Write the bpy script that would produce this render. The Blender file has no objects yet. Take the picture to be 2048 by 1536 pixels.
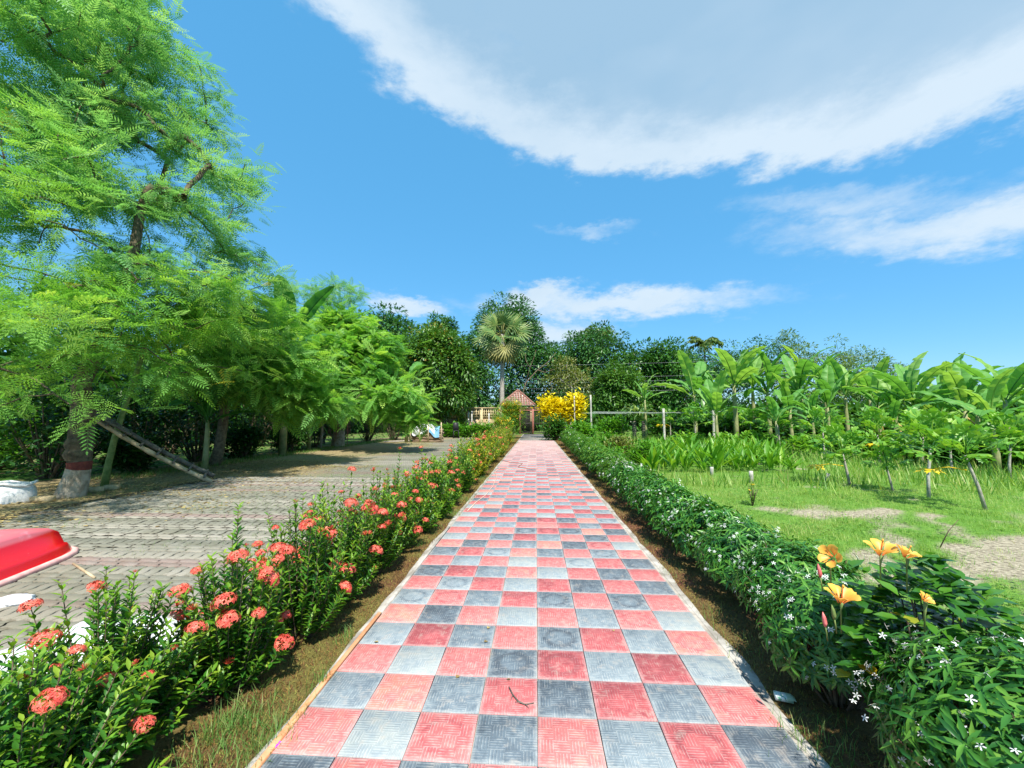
import bpy, math
import numpy as np
from mathutils import Vector, Matrix, Euler

S = bpy.context.scene
COL = S.collection
R = math.radians
rng = np.random.default_rng(11)

# ------------------------------------------------------------------ camera
F = 815.0                       # focal length in pixels of the 2048 px wide photograph
EYE = 1.55
PIT = math.atan((838 - 768) / F)
YAW = math.atan((1072 - 1024) / F)
cam = bpy.data.cameras.new('camera')
cam.sensor_width = 36.0
cam.lens = 36.0 * F / 2048.0
cam.clip_start = 0.05
cam.clip_end = 3000.0
camo = bpy.data.objects.new('camera', cam)
COL.objects.link(camo)
camo.location = (0, 0, EYE)
camo.rotation_euler = (math.pi / 2 + PIT, 0, YAW)
S.camera = camo
CP, SP, CY, SY = math.cos(PIT), math.sin(PIT), math.cos(YAW), math.sin(YAW)


def ray(px, py):
    x = (px - 1024) / F
    z = -(py - 768) / F
    y1 = CP - z * SP
    z1 = SP + z * CP
    return (x * CY - y1 * SY, x * SY + y1 * CY, z1)


def gp(px, py, h=0.0):
    """ground (or height h) point that a pixel of the photograph looks at"""
    r = ray(px, py)
    t = (h - EYE) / r[2]
    return (r[0] * t, r[1] * t)


def at(px, py, Y):
    """point at distance Y along the path that a pixel looks at"""
    r = ray(px, py)
    t = Y / r[1]
    return (r[0] * t, Y, EYE + r[2] * t)


# ------------------------------------------------------------------ sky, sun, exposure
SUN_EL, SUN_ROT = R(56), R(165)
world = bpy.data.worlds.new('World')
S.world = world
world.use_nodes = True
WT = world.node_tree
WN, WL = WT.nodes, WT.links
bg = WN['Background']
SKY_STRENGTH = 0.115
bg.inputs[1].default_value = SKY_STRENGTH
sky = WN.new('ShaderNodeTexSky')
sky.sky_type = 'NISHITA'
sky.sun_disc = False
sky.sun_elevation = SUN_EL
sky.sun_rotation = SUN_ROT
sky.air_density = 1.0
sky.dust_density = 0.0
sky.ozone_density = 2.2


class NB:
    """tiny node helper"""

    def __init__(self, tree):
        self.t = tree

    def n(self, typ, **kw):
        o = self.t.nodes.new(typ)
        for k, v in kw.items():
            setattr(o, k, v)
        return o

    def put(self, sock, v):
        if hasattr(v, 'is_output') or isinstance(v, bpy.types.NodeSocket):
            self.t.links.new(v, sock)
        else:
            sock.default_value = v

    def m(self, op, a, b=None, c=None, clamp=False):
        o = self.n('ShaderNodeMath', operation=op, use_clamp=clamp)
        self.put(o.inputs[0], a)
        if b is not None:
            self.put(o.inputs[1], b)
        if c is not None:
            self.put(o.inputs[2], c)
        return o.outputs[0]

    def vm(self, op, a, b=None, out=0):
        o = self.n('ShaderNodeVectorMath', operation=op)
        self.put(o.inputs[0], a)
        if b is not None:
            self.put(o.inputs['Scale' if op == 'SCALE' else 1], b)
        return o.outputs[out]

    def ss(self, v, a, b, lo=0.0, hi=1.0):
        o = self.n('ShaderNodeMapRange', interpolation_type='SMOOTHSTEP')
        self.put(o.inputs[0], v)
        for i, x in zip((1, 2, 3, 4), (a, b, lo, hi)):
            self.put(o.inputs[i], x)
        return o.outputs[0]

    def noise(self, vec, scale, detail=4.0, rough=0.55, col=False):
        o = self.n('ShaderNodeTexNoise')
        if vec is not None:
            self.put(o.inputs['Vector'], vec)
        o.inputs['Scale'].default_value = scale
        o.inputs['Detail'].default_value = detail
        o.inputs['Roughness'].default_value = rough
        return o.outputs['Color' if col else 'Fac']

    def mix(self, f, a, b, blend='MIX'):
        o = self.n('ShaderNodeMix', data_type='RGBA', blend_type=blend)
        self.put(o.inputs[0], f)
        for s, v in ((o.inputs[6], a), (o.inputs[7], b)):
            if isinstance(v, (tuple, list)) and len(v) == 3:
                v = (*v, 1)
            self.put(s, v)
        return o.outputs[2]

    def ramp(self, f, stops, interp='LINEAR'):
        o = self.n('ShaderNodeValToRGB')
        cr = o.color_ramp
        cr.interpolation = interp
        while len(cr.elements) < len(stops):
            cr.elements.new(0.5)
        for e, (p, c) in zip(cr.elements, stops):
            e.position = p
            e.color = (*c, 1)
        self.put(o.inputs[0], f)
        return o.outputs[0]


W = NB(WT)
tc = W.n('ShaderNodeTexCoord').outputs['Generated']
sx = W.n('ShaderNodeSeparateXYZ')
WL.new(tc, sx.inputs[0])
az = W.m('MULTIPLY', W.m('ARCTAN2', sx.outputs[0], sx.outputs[1]), 57.2958)
el = W.m('MULTIPLY', W.m('ARCSINE', sx.outputs[2]), 57.2958)
cx = W.n('ShaderNodeCombineXYZ')
WL.new(az, cx.inputs[0])
WL.new(el, cx.inputs[1])
stretch = W.n('ShaderNodeMapping')
stretch.inputs['Scale'].default_value = (1, 1, 2.2)
WL.new(tc, stretch.inputs[0])
wv = W.vm('SUBTRACT', W.noise(stretch.outputs[0], 3.2, 7, 0.62, col=True), (0.5, 0.5, 0.5))
wv2 = W.vm('MULTIPLY', wv, (16.0, 9.0, 0.0))
wv3 = W.vm('MULTIPLY', W.vm('SUBTRACT', W.noise(stretch.outputs[0], 13.0, 5, 0.65, col=True), (0.5, 0.5, 0.5)), (7.0, 4.5, 0.0))
ae_v = W.vm('ADD', W.vm('ADD', cx.outputs[0], wv2), wv3)


def blob(a, e, sa, se, rot, inner, gain):
    mp = W.n('ShaderNodeMapping', vector_type='TEXTURE')
    mp.inputs['Location'].default_value = (a, e, 0)
    mp.inputs['Rotation'].default_value = (0, 0, R(rot))
    mp.inputs['Scale'].default_value = (sa, se, 1)
    WL.new(ae_v, mp.inputs[0])
    ln = W.vm('LENGTH', mp.outputs[0], out=1)
    return W.m('MULTIPLY', W.ss(ln, 1.0, inner, 0.0, 1.0), gain)


BLOBS = [(30, 50.3, 88, 23.8, -9, 0.84, 1.0),      # the big sheet overhead to the right
         (51, 17.8, 33, 4.4, -8, 0.1, 0.85),     # streak low on the right
         (40, 22.5, 20, 3, -10, 0.0, 0.45),
         (12, 15.4, 31, 3.0, -3, 0.0, 0.95),     # thin streak above the trees
         (0, 16.2, 8.5, 2.8, 6, 0.1, 1.0),
         (-18, 15.4, 9, 2.2, 0, 0.1, 0.85),
         (3, 11.5, 12, 4.5, 0, 0.1, 0.8),
         (7, 24.5, 12, 1.8, -8, 0.0, 0.45),
         (-120, 30, 50, 12, 5, 0.3, 0.7),         # the sky goes on behind the camera
         (150, 22, 45, 8, -6, 0.3, 0.7)]
dens = None
for b in BLOBS:
    v = blob(*b)
    dens = v if dens is None else W.m('MAXIMUM', dens, v)
fine = W.noise(stretch.outputs[0], 9.0, 6, 0.6)
dens2 = W.ss(W.m('ADD', dens, W.m('MULTIPLY', W.m('SUBTRACT', fine, 0.5), 0.95)), 0.05, 0.95)
dens2 = W.m('MULTIPLY', dens2, W.ss(dens, 0.0, 0.12))
core = W.ss(blob(*BLOBS[0][:5], 0.50, 1.0), 0.18, 0.95)
mot = W.noise(stretch.outputs[0], 2.2, 4, 0.5)
k = 1.0 / SKY_STRENGTH
cloud_edge = (0.40 * k, 0.47 * k, 0.53 * k)
cloud_core = (0.205 * k, 0.315 * k, 0.42 * k)
core2 = W.m('ADD', core, W.m('MULTIPLY', W.m('SUBTRACT', mot, 0.5), 1.3), clamp=True)
ccol = W.mix(core2, cloud_edge, cloud_core)
hsv = W.n('ShaderNodeHueSaturation')
hsv.inputs['Hue'].default_value = 0.497
hsv.inputs['Saturation'].default_value = 1.25
hsv.inputs['Value'].default_value = 1.45
WL.new(sky.outputs[0], hsv.inputs['Color'])
clear = W.mix(0.76, hsv.outputs[0], (0.060 * k, 0.236 * k, 0.43 * k))   # a clear tropical blue with little gradient
skymix = W.mix(W.m('MULTIPLY', dens2, 0.92), clear, ccol)
WL.new(skymix, bg.inputs[0])

sun = bpy.data.lights.new('sun', 'SUN')
sun.energy = 4.6
sun.angle = R(0.7)
sun.color = (1.0, 0.94, 0.84)
suno = bpy.data.objects.new('sun', sun)
COL.objects.link(suno)
sdir = Vector((math.sin(SUN_ROT) * math.cos(SUN_EL), math.cos(SUN_ROT) * math.cos(SUN_EL), math.sin(SUN_EL)))
suno.rotation_euler = sdir.to_track_quat('Z', 'Y').to_euler()
suno.location = (20, -20, 40)

vs = S.view_settings
vs.view_transform = 'Standard'
vs.look = 'None'
vs.exposure = 0.92
vs.gamma = 1.0
vs.use_curve_mapping = False
S.cycles.max_bounces = 8
S.cycles.diffuse_bounces = 4
S.cycles.transmission_bounces = 5
S.cycles.transparent_max_bounces = 8
S.cycles.sample_clamp_indirect = 6.0

# ------------------------------------------------------------------ mesh helpers


class Tpl:
    def __init__(self, v, f):
        self.v = np.asarray(v, float)
        t = []
        for q in f:
            for i in range(1, len(q) - 1):
                t.append((q[0], q[i], q[i + 1]))
        self.f = np.asarray(t, np.int64)


class Geo:
    """collects triangles; build() links them as one mesh object"""

    def __init__(self):
        self.V, self.Fc, self.A, self.UV = [], [], [], []
        self.nv = 0

    def add(self, v, f, a=None):
        v = np.asarray(v, float).reshape(-1, 3)
        f = np.asarray(f, np.int64).reshape(-1, 3)
        self.V.append(v)
        self.Fc.append(f + self.nv)
        if a is None:
            a = rng.random()
        self.A.append(np.broadcast_to(np.asarray(a, float), (len(v),)).copy())
        self.nv += len(v)
        return self

    def poly(self, v, faces, a=None):
        t = Tpl(v, faces)
        return self.add(t.v, t.f, a)

    def scatter(self, T, M, L, s, rnd=None):
        N = len(L)
        if N == 0:
            return self
        s = np.broadcast_to(np.asarray(s, float), (N,))
        v = np.einsum('nij,vj->nvi', M * s[:, None, None], T.v) + np.asarray(L)[:, None, :]
        f = T.f[None] + (np.arange(N) * len(T.v))[:, None, None]
        if rnd is None:
            rnd = rng.random(N)
        self.V.append(v.reshape(-1, 3))
        self.Fc.append(f.reshape(-1, 3) + self.nv)
        self.A.append(np.repeat(rnd, len(T.v)))
        self.nv += N * len(T.v)
        return self

    def tube(self, pts, rad, n=6, a=None, cap=True):
        pts = np.asarray(pts, float)
        k_ = len(pts)
        rad = np.broadcast_to(np.asarray(rad, float), (k_,))
        tg = np.gradient(pts, axis=0)
        tg /= np.linalg.norm(tg, axis=1)[:, None] + 1e-9
        ref = np.array([0.31, 0.87, 0.39]) if abs(tg[:, 2]).mean() > 0.7 else np.array([0.05, 0.1, 1.0])
        u = np.cross(tg, ref)
        u /= np.linalg.norm(u, axis=1)[:, None] + 1e-9
        w = np.cross(tg, u)
        an = np.arange(n) / n * 2 * math.pi
        ring = pts[:, None, :] + rad[:, None, None] * (np.cos(an)[None, :, None] * u[:, None, :] + np.sin(an)[None, :, None] * w[:, None, :])
        v = ring.reshape(-1, 3)
        f = []
        for i in range(k_ - 1):
            for j in range(n):
                p, q = i * n + j, i * n + (j + 1) % n
                f.append((p, q, q + n))
                f.append((p, q + n, p + n))
        if cap:
            for o in (0, (k_ - 1) * n):
                for j in range(1, n - 1):
                    f.append((o, o + j, o + j + 1) if o else (o, o + j + 1, o + j))
        return self.add(v, f, a)

    def box(self, c, s, rz=0.0, a=None, bev=0.0, ry=0.0):
        x, y, z = np.asarray(s) / 2
        b = min(bev, x * .9, y * .9, z * .9)
        if b <= 0:
            v = [(-x, -y, -z), (x, -y, -z), (x, y, -z), (-x, y, -z), (-x, -y, z), (x, -y, z), (x, y, z), (-x, y, z)]
            f = [(0, 3, 2, 1), (4, 5, 6, 7), (0, 1, 5, 4), (1, 2, 6, 5), (2, 3, 7, 6), (3, 0, 4, 7)]
        else:
            v = []
            for zz, i in ((-z, b), (-z + b, 0), (z - b, 0), (z, b)):
                v += [(-x + i, -y + i, zz), (x - i, -y + i, zz), (x - i, y - i, zz), (-x + i, y - i, zz)]
            f = [(3, 2, 1, 0), (12, 13, 14, 15)]
            for l in range(3):
                for j in range(4):
                    p, q = l * 4 + j, l * 4 + (j + 1) % 4
                    f.append((p, q, q + 4, p + 4))
        v = np.asarray(v)
        if ry:
            cr, sr = math.cos(ry), math.sin(ry)
            v = np.stack([v[:, 0] * cr + v[:, 2] * sr, v[:, 1], -v[:, 0] * sr + v[:, 2] * cr], 1)
        cr, sr = math.cos(rz), math.sin(rz)
        v = np.stack([v[:, 0] * cr - v[:, 1] * sr, v[:, 0] * sr + v[:, 1] * cr, v[:, 2]], 1) + np.asarray(c)
        return self.poly(v, f, a)

    def mesh(self, name, uv=None, smooth=False):
        V = np.concatenate(self.V)
        Fc = np.concatenate(self.Fc)
        A = np.concatenate(self.A)
        return raw_mesh(name, V, Fc, A, uv, smooth)

    def build(self, name, m, parent=None, smooth=False, loc=None):
        return obj(name, self.mesh(name, smooth=smooth), m, parent, loc)


def raw_mesh(name, V, Fc, A=None, uv=None, smooth=False):
    me = bpy.data.meshes.new(name)
    V = np.ascontiguousarray(V, np.float32)
    Fc = np.ascontiguousarray(Fc, np.int32)
    me.vertices.add(len(V))
    me.vertices.foreach_set('co', V.ravel())
    me.loops.add(len(Fc) * 3)
    me.loops.foreach_set('vertex_index', Fc.ravel())
    me.polygons.add(len(Fc))
    me.polygons.foreach_set('loop_start', np.arange(len(Fc), dtype=np.int32) * 3)
    if smooth:
        me.polygons.foreach_set('use_smooth', np.ones(len(Fc), bool))
    if A is not None:
        at_ = me.attributes.new('rnd', 'FLOAT', 'POINT')
        at_.data.foreach_set('value', np.ascontiguousarray(A, np.float32))
    if uv is not None:
        l = me.uv_layers.new(name='UVMap')
        l.data.foreach_set('uv', np.ascontiguousarray(uv, np.float32).ravel())
    me.update(calc_edges=True)
    return me


def obj(name, me, m=None, parent=None, loc=None):
    if isinstance(me, bpy.types.Mesh) and m is not None and not me.materials:
        me.materials.append(m)
    o = bpy.data.objects.new(name, me)
    COL.objects.link(o)
    if parent is not None:
        o.parent = parent
    if loc is not None:
        o.location = loc
    return o


def tag(o, label=None, cat=None, group=None, kind=None):
    if label:
        o['label'] = label
    if cat:
        o['category'] = cat
    if group:
        o['group'] = group
    if kind:
        o['kind'] = kind
    return o


def thing(name, label, cat, loc=(0, 0, 0), rz=0.0, group=None):
    o = bpy.data.objects.new(name, None)
    o.empty_display_size = 0.2
    COL.objects.link(o)
    o.location = loc
    o.rotation_euler = (0, 0, rz)
    return tag(o, label, cat, group)


def unit(v):
    v = np.asarray(v, float)
    return v / (np.linalg.norm(v, axis=-1, keepdims=True) + 1e-9)


def frames(d, up=None, twist=None):
    """matrices whose columns are right, forward (d) and normal"""
    d = unit(d)
    if up is None:
        up = np.tile([0.0, 0.0, 1.0], (len(d), 1))
    r = np.cross(d, up)
    bad = np.linalg.norm(r, axis=1) < 1e-3
    r[bad] = (1, 0, 0)
    r = unit(r)
    n = np.cross(r, d)
    if twist is not None:
        c, s = np.cos(twist)[:, None], np.sin(twist)[:, None]
        r, n = r * c + n * s, n * c - r * s
    return np.stack([r, d, n], axis=2)


def rdir(n, zlo=-1.0, zhi=1.0):
    z = rng.uniform(zlo, zhi, n)
    a = rng.uniform(0, 2 * math.pi, n)
    q = np.sqrt(np.maximum(0, 1 - z * z))
    return np.stack([q * np.cos(a), q * np.sin(a), z], 1)


ORD = ['first', 'second', 'third', 'fourth', 'fifth', 'sixth', 'seventh', 'eighth', 'ninth', 'tenth', 'eleventh', 'twelfth',
       'thirteenth', 'fourteenth', 'fifteenth', 'sixteenth', 'seventeenth', 'eighteenth', 'nineteenth', 'twentieth',
       'twenty-first', 'twenty-second', 'twenty-third', 'twenty-fourth']

# ------------------------------------------------------------------ materials


def newmat(name):
    m = bpy.data.materials.new(name)
    m.use_nodes = True
    return m, NB(m.node_tree), m.node_tree.nodes['Principled BSDF']


def attr(N, name='rnd'):
    o = N.n('ShaderNodeAttribute')
    o.attribute_name = name
    return o.outputs['Fac']


def leafmat(name, stops, rough=0.42, trans=0.32, tcol=1.6, spec=0.35):
    m, N, p = newmat(name)
    oi = N.n('ShaderNodeObjectInfo').outputs['Random']
    f = N.m('FRACT', N.m('ADD', attr(N), N.m('MULTIPLY', oi, 0.13)))
    c = N.ramp(f, stops)
    N.put(p.inputs['Base Color'], c)
    p.inputs['Roughness'].default_value = rough
    p.inputs['Specular IOR Level'].default_value = spec
    tr = N.n('ShaderNodeBsdfTranslucent')
    N.put(tr.inputs[0], N.mix(1.0, c, (tcol * 1.05, tcol, tcol * 0.45), 'MULTIPLY'))
    mx = N.n('ShaderNodeMixShader')
    mx.inputs[0].default_value = trans
    N.t.links.new(p.outputs[0], mx.inputs[1])
    N.t.links.new(tr.outputs[0], mx.inputs[2])
    N.t.links.new(mx.outputs[0], m.node_tree.nodes['Material Output'].inputs[0])
    return m


def plain(name, c1, c2, scale=8.0, rough=0.8, bump=0.3, dist=0.01, spec=0.3, coord='Object', detail=5, usernd=False):
    m, N, p = newmat(name)
    tcn = N.n('ShaderNodeTexCoord').outputs[coord]
    nz = N.noise(tcn, scale, detail, 0.6)
    f = N.ss(nz, 0.3, 0.7)
    if usernd:
        f = N.m('ADD', N.m('MULTIPLY', f, 0.5), N.m('MULTIPLY', attr(N), 0.5))
    N.put(p.inputs['Base Color'], N.mix(f, c1, c2))
    p.inputs['Roughness'].default_value = rough
    p.inputs['Specular IOR Level'].default_value = spec
    if bump:
        b = N.n('ShaderNodeBump')
        b.inputs['Strength'].default_value = bump
        b.inputs['Distance'].default_value = dist
        N.put(b.inputs['Height'], N.noise(tcn, scale * 3, 5, 0.65))
        N.t.links.new(b.outputs[0], p.inputs['Normal'])
    return m


G = {}
# foliage
G['moringa'] = leafmat('moringa_leaf', [(0, (.06, .20, .04)), (.4, (.13, .33, .06)), (.75, (.23, .44, .08)), (.985, (.36, .52, .11)), (1, (.66, .46, .05))], trans=.45, rough=.5)
G['moringa_b'] = leafmat('moringa_leaf_lens_tint', [(0, (.08, .25, .10)), (.6, (.17, .38, .15)), (1, (.30, .50, .20))], trans=.45, rough=.5)  # teal lens tint of the high foliage put into the leaf colour
G['mango'] = leafmat('mango_leaf', [(0, (.020, .085, .024)), (.6, (.05, .16, .034)), (1, (.105, .235, .055))], trans=.2, rough=.35)
G['mango_new'] = leafmat('mango_leaf_new_growth', [(0, (.03, .10, .016)), (.6, (.07, .18, .022)), (.88, (.11, .22, .03)), (1, (.40, .22, .06))], trans=.25, rough=.38)
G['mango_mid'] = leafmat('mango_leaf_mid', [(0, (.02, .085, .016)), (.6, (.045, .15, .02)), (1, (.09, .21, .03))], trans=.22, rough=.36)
G['pale'] = leafmat('pale_leaf', [(0, (.08, .12, .025)), (.6, (.15, .2, .04)), (1, (.27, .24, .09))], trans=.25, rough=.5)
G['bamboo'] = leafmat('bamboo_leaf', [(0, (.05, .13, .03)), (.6, (.11, .21, .05)), (1, (.2, .27, .08))], trans=.3, rough=.5)
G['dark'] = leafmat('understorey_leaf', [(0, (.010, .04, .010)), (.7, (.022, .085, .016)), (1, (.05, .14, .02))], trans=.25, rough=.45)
G['lush'] = leafmat('sunlit_weed_leaf', [(0, (.04, .16, .015)), (.6, (.09, .26, .02)), (1, (.17, .36, .03))], trans=.35, rough=.5)
G['ixora'] = leafmat('ixora_leaf', [(0, (.025, .11, .014)), (.5, (.055, .19, .017)), (.85, (.13, .29, .02)), (1, (.23, .36, .03))], trans=.22, rough=.42, spec=.35)
G['ixora_tip'] = leafmat('ixora_young_leaf', [(0, (.07, .2, .015)), (.6, (.15, .30, .02)), (1, (.26, .36, .03))], trans=.3, rough=.42, spec=.35)
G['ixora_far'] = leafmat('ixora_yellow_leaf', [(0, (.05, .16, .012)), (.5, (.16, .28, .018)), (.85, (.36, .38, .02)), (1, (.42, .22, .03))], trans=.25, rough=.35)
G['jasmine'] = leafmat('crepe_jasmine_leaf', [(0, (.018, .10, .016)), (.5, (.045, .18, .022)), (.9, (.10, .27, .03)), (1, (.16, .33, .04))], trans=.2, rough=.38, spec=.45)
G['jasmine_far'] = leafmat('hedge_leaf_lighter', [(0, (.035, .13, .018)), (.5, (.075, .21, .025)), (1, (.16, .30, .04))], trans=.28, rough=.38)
G['hibiscus_leaf'] = leafmat('hibiscus_leaf', [(0, (.02, .10, .012)), (.6, (.045, .17, .014)), (.97, (.09, .24, .02)), (1, (.5, .36, .02))], trans=.25, rough=.3, spec=.5)
G['banana'] = leafmat('banana_leaf', [(0, (.07, .23, .045)), (.5, (.14, .34, .07)), (1, (.30, .46, .11))], trans=.38, rough=.5, spec=.3)
G['banana_dry'] = leafmat('banana_leaf_dry', [(0, (.38, .24, .08)), (1, (.55, .38, .12))], trans=.2, rough=.7, tcol=1.0)
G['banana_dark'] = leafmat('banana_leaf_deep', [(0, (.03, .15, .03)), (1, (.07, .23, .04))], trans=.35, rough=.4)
G['papaya'] = leafmat('papaya_leaf', [(0, (.07, .22, .022)), (.6, (.13, .32, .035)), (1, (.24, .42, .05))], trans=.32, rough=.42)
G['papaya_yellow'] = leafmat('papaya_leaf_yellow', [(0, (.72, .52, .02)), (1, (.85, .62, .04))], trans=.3, rough=.5, tcol=1.1)
G['turmeric'] = leafmat('turmeric_leaf', [(0, (.07, .22, .016)), (.6, (.13, .32, .025)), (1, (.25, .42, .04))], trans=.35, rough=.4)
G['strap'] = leafmat('strap_leaf', [(0, (.10, .22, .06)), (.6, (.2, .32, .10)), (1, (.38, .45, .2))], trans=.25, rough=.4)
G['palm'] = leafmat('fan_palm_leaf', [(0, (.06, .15, .045)), (.6, (.13, .22, .06)), (1, (.24, .30, .09))], trans=.2, rough=.42)
G['palm_old'] = leafmat('fan_palm_leaf_old', [(0, (.17, .20, .06)), (1, (.34, .32, .11))], trans=.2, rough=.5, tcol=1.1)
G['coconut'] = leafmat('coconut_leaf', [(0, (.06, .13, .03)), (1, (.16, .22, .06))], trans=.25, rough=.45)
G['yellowbush'] = leafmat('yellow_foliage', [(0, (.60, .52, .01)), (.6, (.78, .66, .015)), (1, (.9, .76, .03))], trans=.3, rough=.5, tcol=1.1)
G['peacock'] = leafmat('feathery_shrub_leaf', [(0, (.05, .17, .02)), (.6, (.11, .26, .025)), (1, (.22, .34, .04))], trans=.35, rough=.45)
G['grass'] = leafmat('grass_blade', [(0, (.08, .23, .025)), (.45, (.18, .33, .055)), (.85, (.33, .44, .11)), (1, (.48, .45, .2))], trans=.35, rough=.5)
G['grass_dull'] = leafmat('grass_blade_dull', [(0, (.06, .16, .025)), (.6, (.12, .25, .045)), (1, (.26, .32, .11))], trans=.3, rough=.55)
G['moss'] = leafmat('brown_ground_cover', [(0, (.11, .05, .025)), (.45, (.21, .11, .035)), (.8, (.23, .18, .04)), (1, (.26, .27, .06))], trans=.15, rough=.8, tcol=1.0)
G['litter'] = leafmat('dry_leaf_litter', [(0, (.15, .10, .04)), (.5, (.30, .22, .08)), (1, (.48, .38, .15))], trans=.1, rough=.8, tcol=1.0)
# flowers
G['coral'] = leafmat('ixora_petal', [(0, (.66, .07, .055)), (.6, (.82, .15, .11)), (1, (.88, .28, .18))], trans=.2, rough=.5, tcol=1.0)
G['coral_bud'] = leafmat('ixora_bud', [(0, (.42, .05, .035)), (1, (.62, .12, .06))], trans=.15, rough=.5, tcol=1.0)
G['white_petal'] = leafmat('white_petal', [(0, (.74, .77, .76)), (1, (.86, .87, .86))], trans=.25, rough=.5, tcol=1.0)
G['yellow_petal'] = leafmat('yellow_petal', [(0, (.85, .52, .03)), (1, (.9, .7, .06))], trans=.25, rough=.5, tcol=1.0)


def hibmat():
    m, N, p = newmat('orange_hibiscus_petal')
    f = attr(N)
    c = N.ramp(f, [(0, (.66, .07, .03)), (.22, (.86, .26, .05)), (.55, (.90, .42, .06)), (1, (.92, .54, .09))])
    N.put(p.inputs['Base Color'], c)
    p.inputs['Roughness'].default_value = .45
    tr = N.n('ShaderNodeBsdfTranslucent')
    N.put(tr.inputs[0], c)
    mx = N.n('ShaderNodeMixShader')
    mx.inputs[0].default_value = .3
    N.t.links.new(p.outputs[0], mx.inputs[1])
    N.t.links.new(tr.outputs[0], mx.inputs[2])
    N.t.links.new(mx.outputs[0], m.node_tree.nodes['Material Output'].inputs[0])
    return m


G['hibiscus'] = hibmat()
G['pinkbud'] = plain('hibiscus_bud', (.55, .10, .10), (.75, .22, .20), 40, .5, 0)
# bark, wood, stone
G['bark'] = plain('tree_bark', (.10, .075, .05), (.24, .19, .12), 9, .9, .7, .02)
G['bark_pale'] = plain('pale_bark', (.24, .22, .19), (.42, .39, .34), 9, .85, .5, .02)
G['bark_dark'] = plain('dark_bark', (.05, .04, .025), (.15, .12, .075), 9, .9, .6, .02)
G['limewash'] = plain('whitewashed_bark', (.20, .165, .115), (.42, .37, .29), 7, .9, .7, .015)
G['maroon'] = plain('maroon_paint_band', (.10, .022, .018), (.20, .05, .035), 10, .8, .5, .01)
G['stem'] = plain('green_stem', (.10, .17, .04), (.20, .26, .08), 12, .6, .2)
G['twig'] = plain('brown_twig', (.10, .07, .045), (.2, .15, .1), 20, .85, .2)
G['banana_stem'] = plain('banana_pseudostem', (.16, .20, .07), (.34, .32, .16), 5, .6, .3)
G['bamboo_pole'] = plain('dry_bamboo_pole', (.30, .23, .13), (.52, .42, .27), 6, .55, .3)
G['oldwood'] = plain('weathered_wood', (.07, .065, .055), (.16, .15, .125), 10, .9, .6, .01)
G['post'] = plain('grey_white_post', (.28, .27, .24), (.56, .54, .49), 8, .8, .4, .01)
G['string'] = plain('white_cord', (.34, .38, .36), (.46, .5, .48), 5, .6, 0)
G['wire'] = plain('aluminium_cable', (.5, .52, .54), (.62, .64, .66), 5, .4, 0)
G['concrete'] = plain('cement', (.22, .20, .17), (.46, .44, .40), 6, .9, .5, .008)
G['brick'] = plain('pale_brick', (.40, .30, .16), (.55, .44, .26), 12, .9, .5, .005)
G['plaster'] = plain('ochre_plaster', (.28, .19, .10), (.48, .36, .21), 1.5, .9, .4, .01)
G['cream'] = plain('cream_lattice_paint', (.40, .32, .17), (.58, .50, .30), 4, .8, .2)
G['redpaint'] = plain('faded_red_paint', (.26, .085, .065), (.42, .17, .13), 12, .6, .2)
G['iron'] = plain('dark_iron', (.03, .028, .025), (.08, .07, .06), 12, .7, .2)
G['rooftile'] = plain('clay_roof_tile', (.15, .06, .045), (.32, .17, .13), 3, .8, .3, usernd=True)
G['mortar'] = plain('pale_mortar', (.55, .50, .45), (.70, .66, .6), 6, .9, .3)
G['tarp_white'] = plain('white_plastic_sheet', (.66, .68, .70), (.80, .81, .82), 3, .35, .15, spec=.5)
G['tarp_blue'] = plain('blue_plastic_sheet', (.14, .36, .58), (.25, .48, .68), 3, .35, .15, spec=.5)
G['log'] = plain('cut_firewood', (.16, .11, .07), (.36, .27, .18), 6, .9, .5, usernd=True)
G['sack'] = plain('white_woven_sack', (.62, .63, .63), (.78, .78, .77), 20, .6, .3, .004, spec=.4)
G['terracotta'] = plain('terracotta_edging', (.52, .22, .10), (.68, .34, .18), 10, .8, .3)
G['hose'] = plain('faded_hose', (.55, .36, .28), (.66, .47, .38), 5, .5, 0)
G['magenta'] = plain('magenta_wrapper', (.62, .02, .55), (.75, .06, .68), 30, .35, .1, spec=.5)
G['chair'] = plain('black_plastic', (.015, .015, .017), (.03, .03, .033), 8, .5, .1)
G['lampglass'] = plain('blue_grey_plastic', (.25, .38, .55), (.35, .48, .62), 8, .4, .1)


def carton_mat():
    m, N, p = newmat('printed_carton')
    o = N.n('ShaderNodeTexCoord').outputs['Object']
    s = N.n('ShaderNodeSeparateXYZ')
    N.put(s.inputs[0], o)
    f = N.m('GREATER_THAN', s.outputs[0], 0.012)
    n = N.m('GREATER_THAN', N.noise(o, 60, 2), 0.58)
    N.put(p.inputs['Base Color'], N.mix(f, N.mix(n, (.72, .74, .70), (.12, .36, .24)), (.45, .58, .42)))
    p.inputs['Roughness'].default_value = .45
    return m


G['carton'] = carton_mat()
G['joint'] = plain('dark_joint_sand', (.035, .032, .022), (.085, .075, .05), 12, .95, .4)


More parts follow.
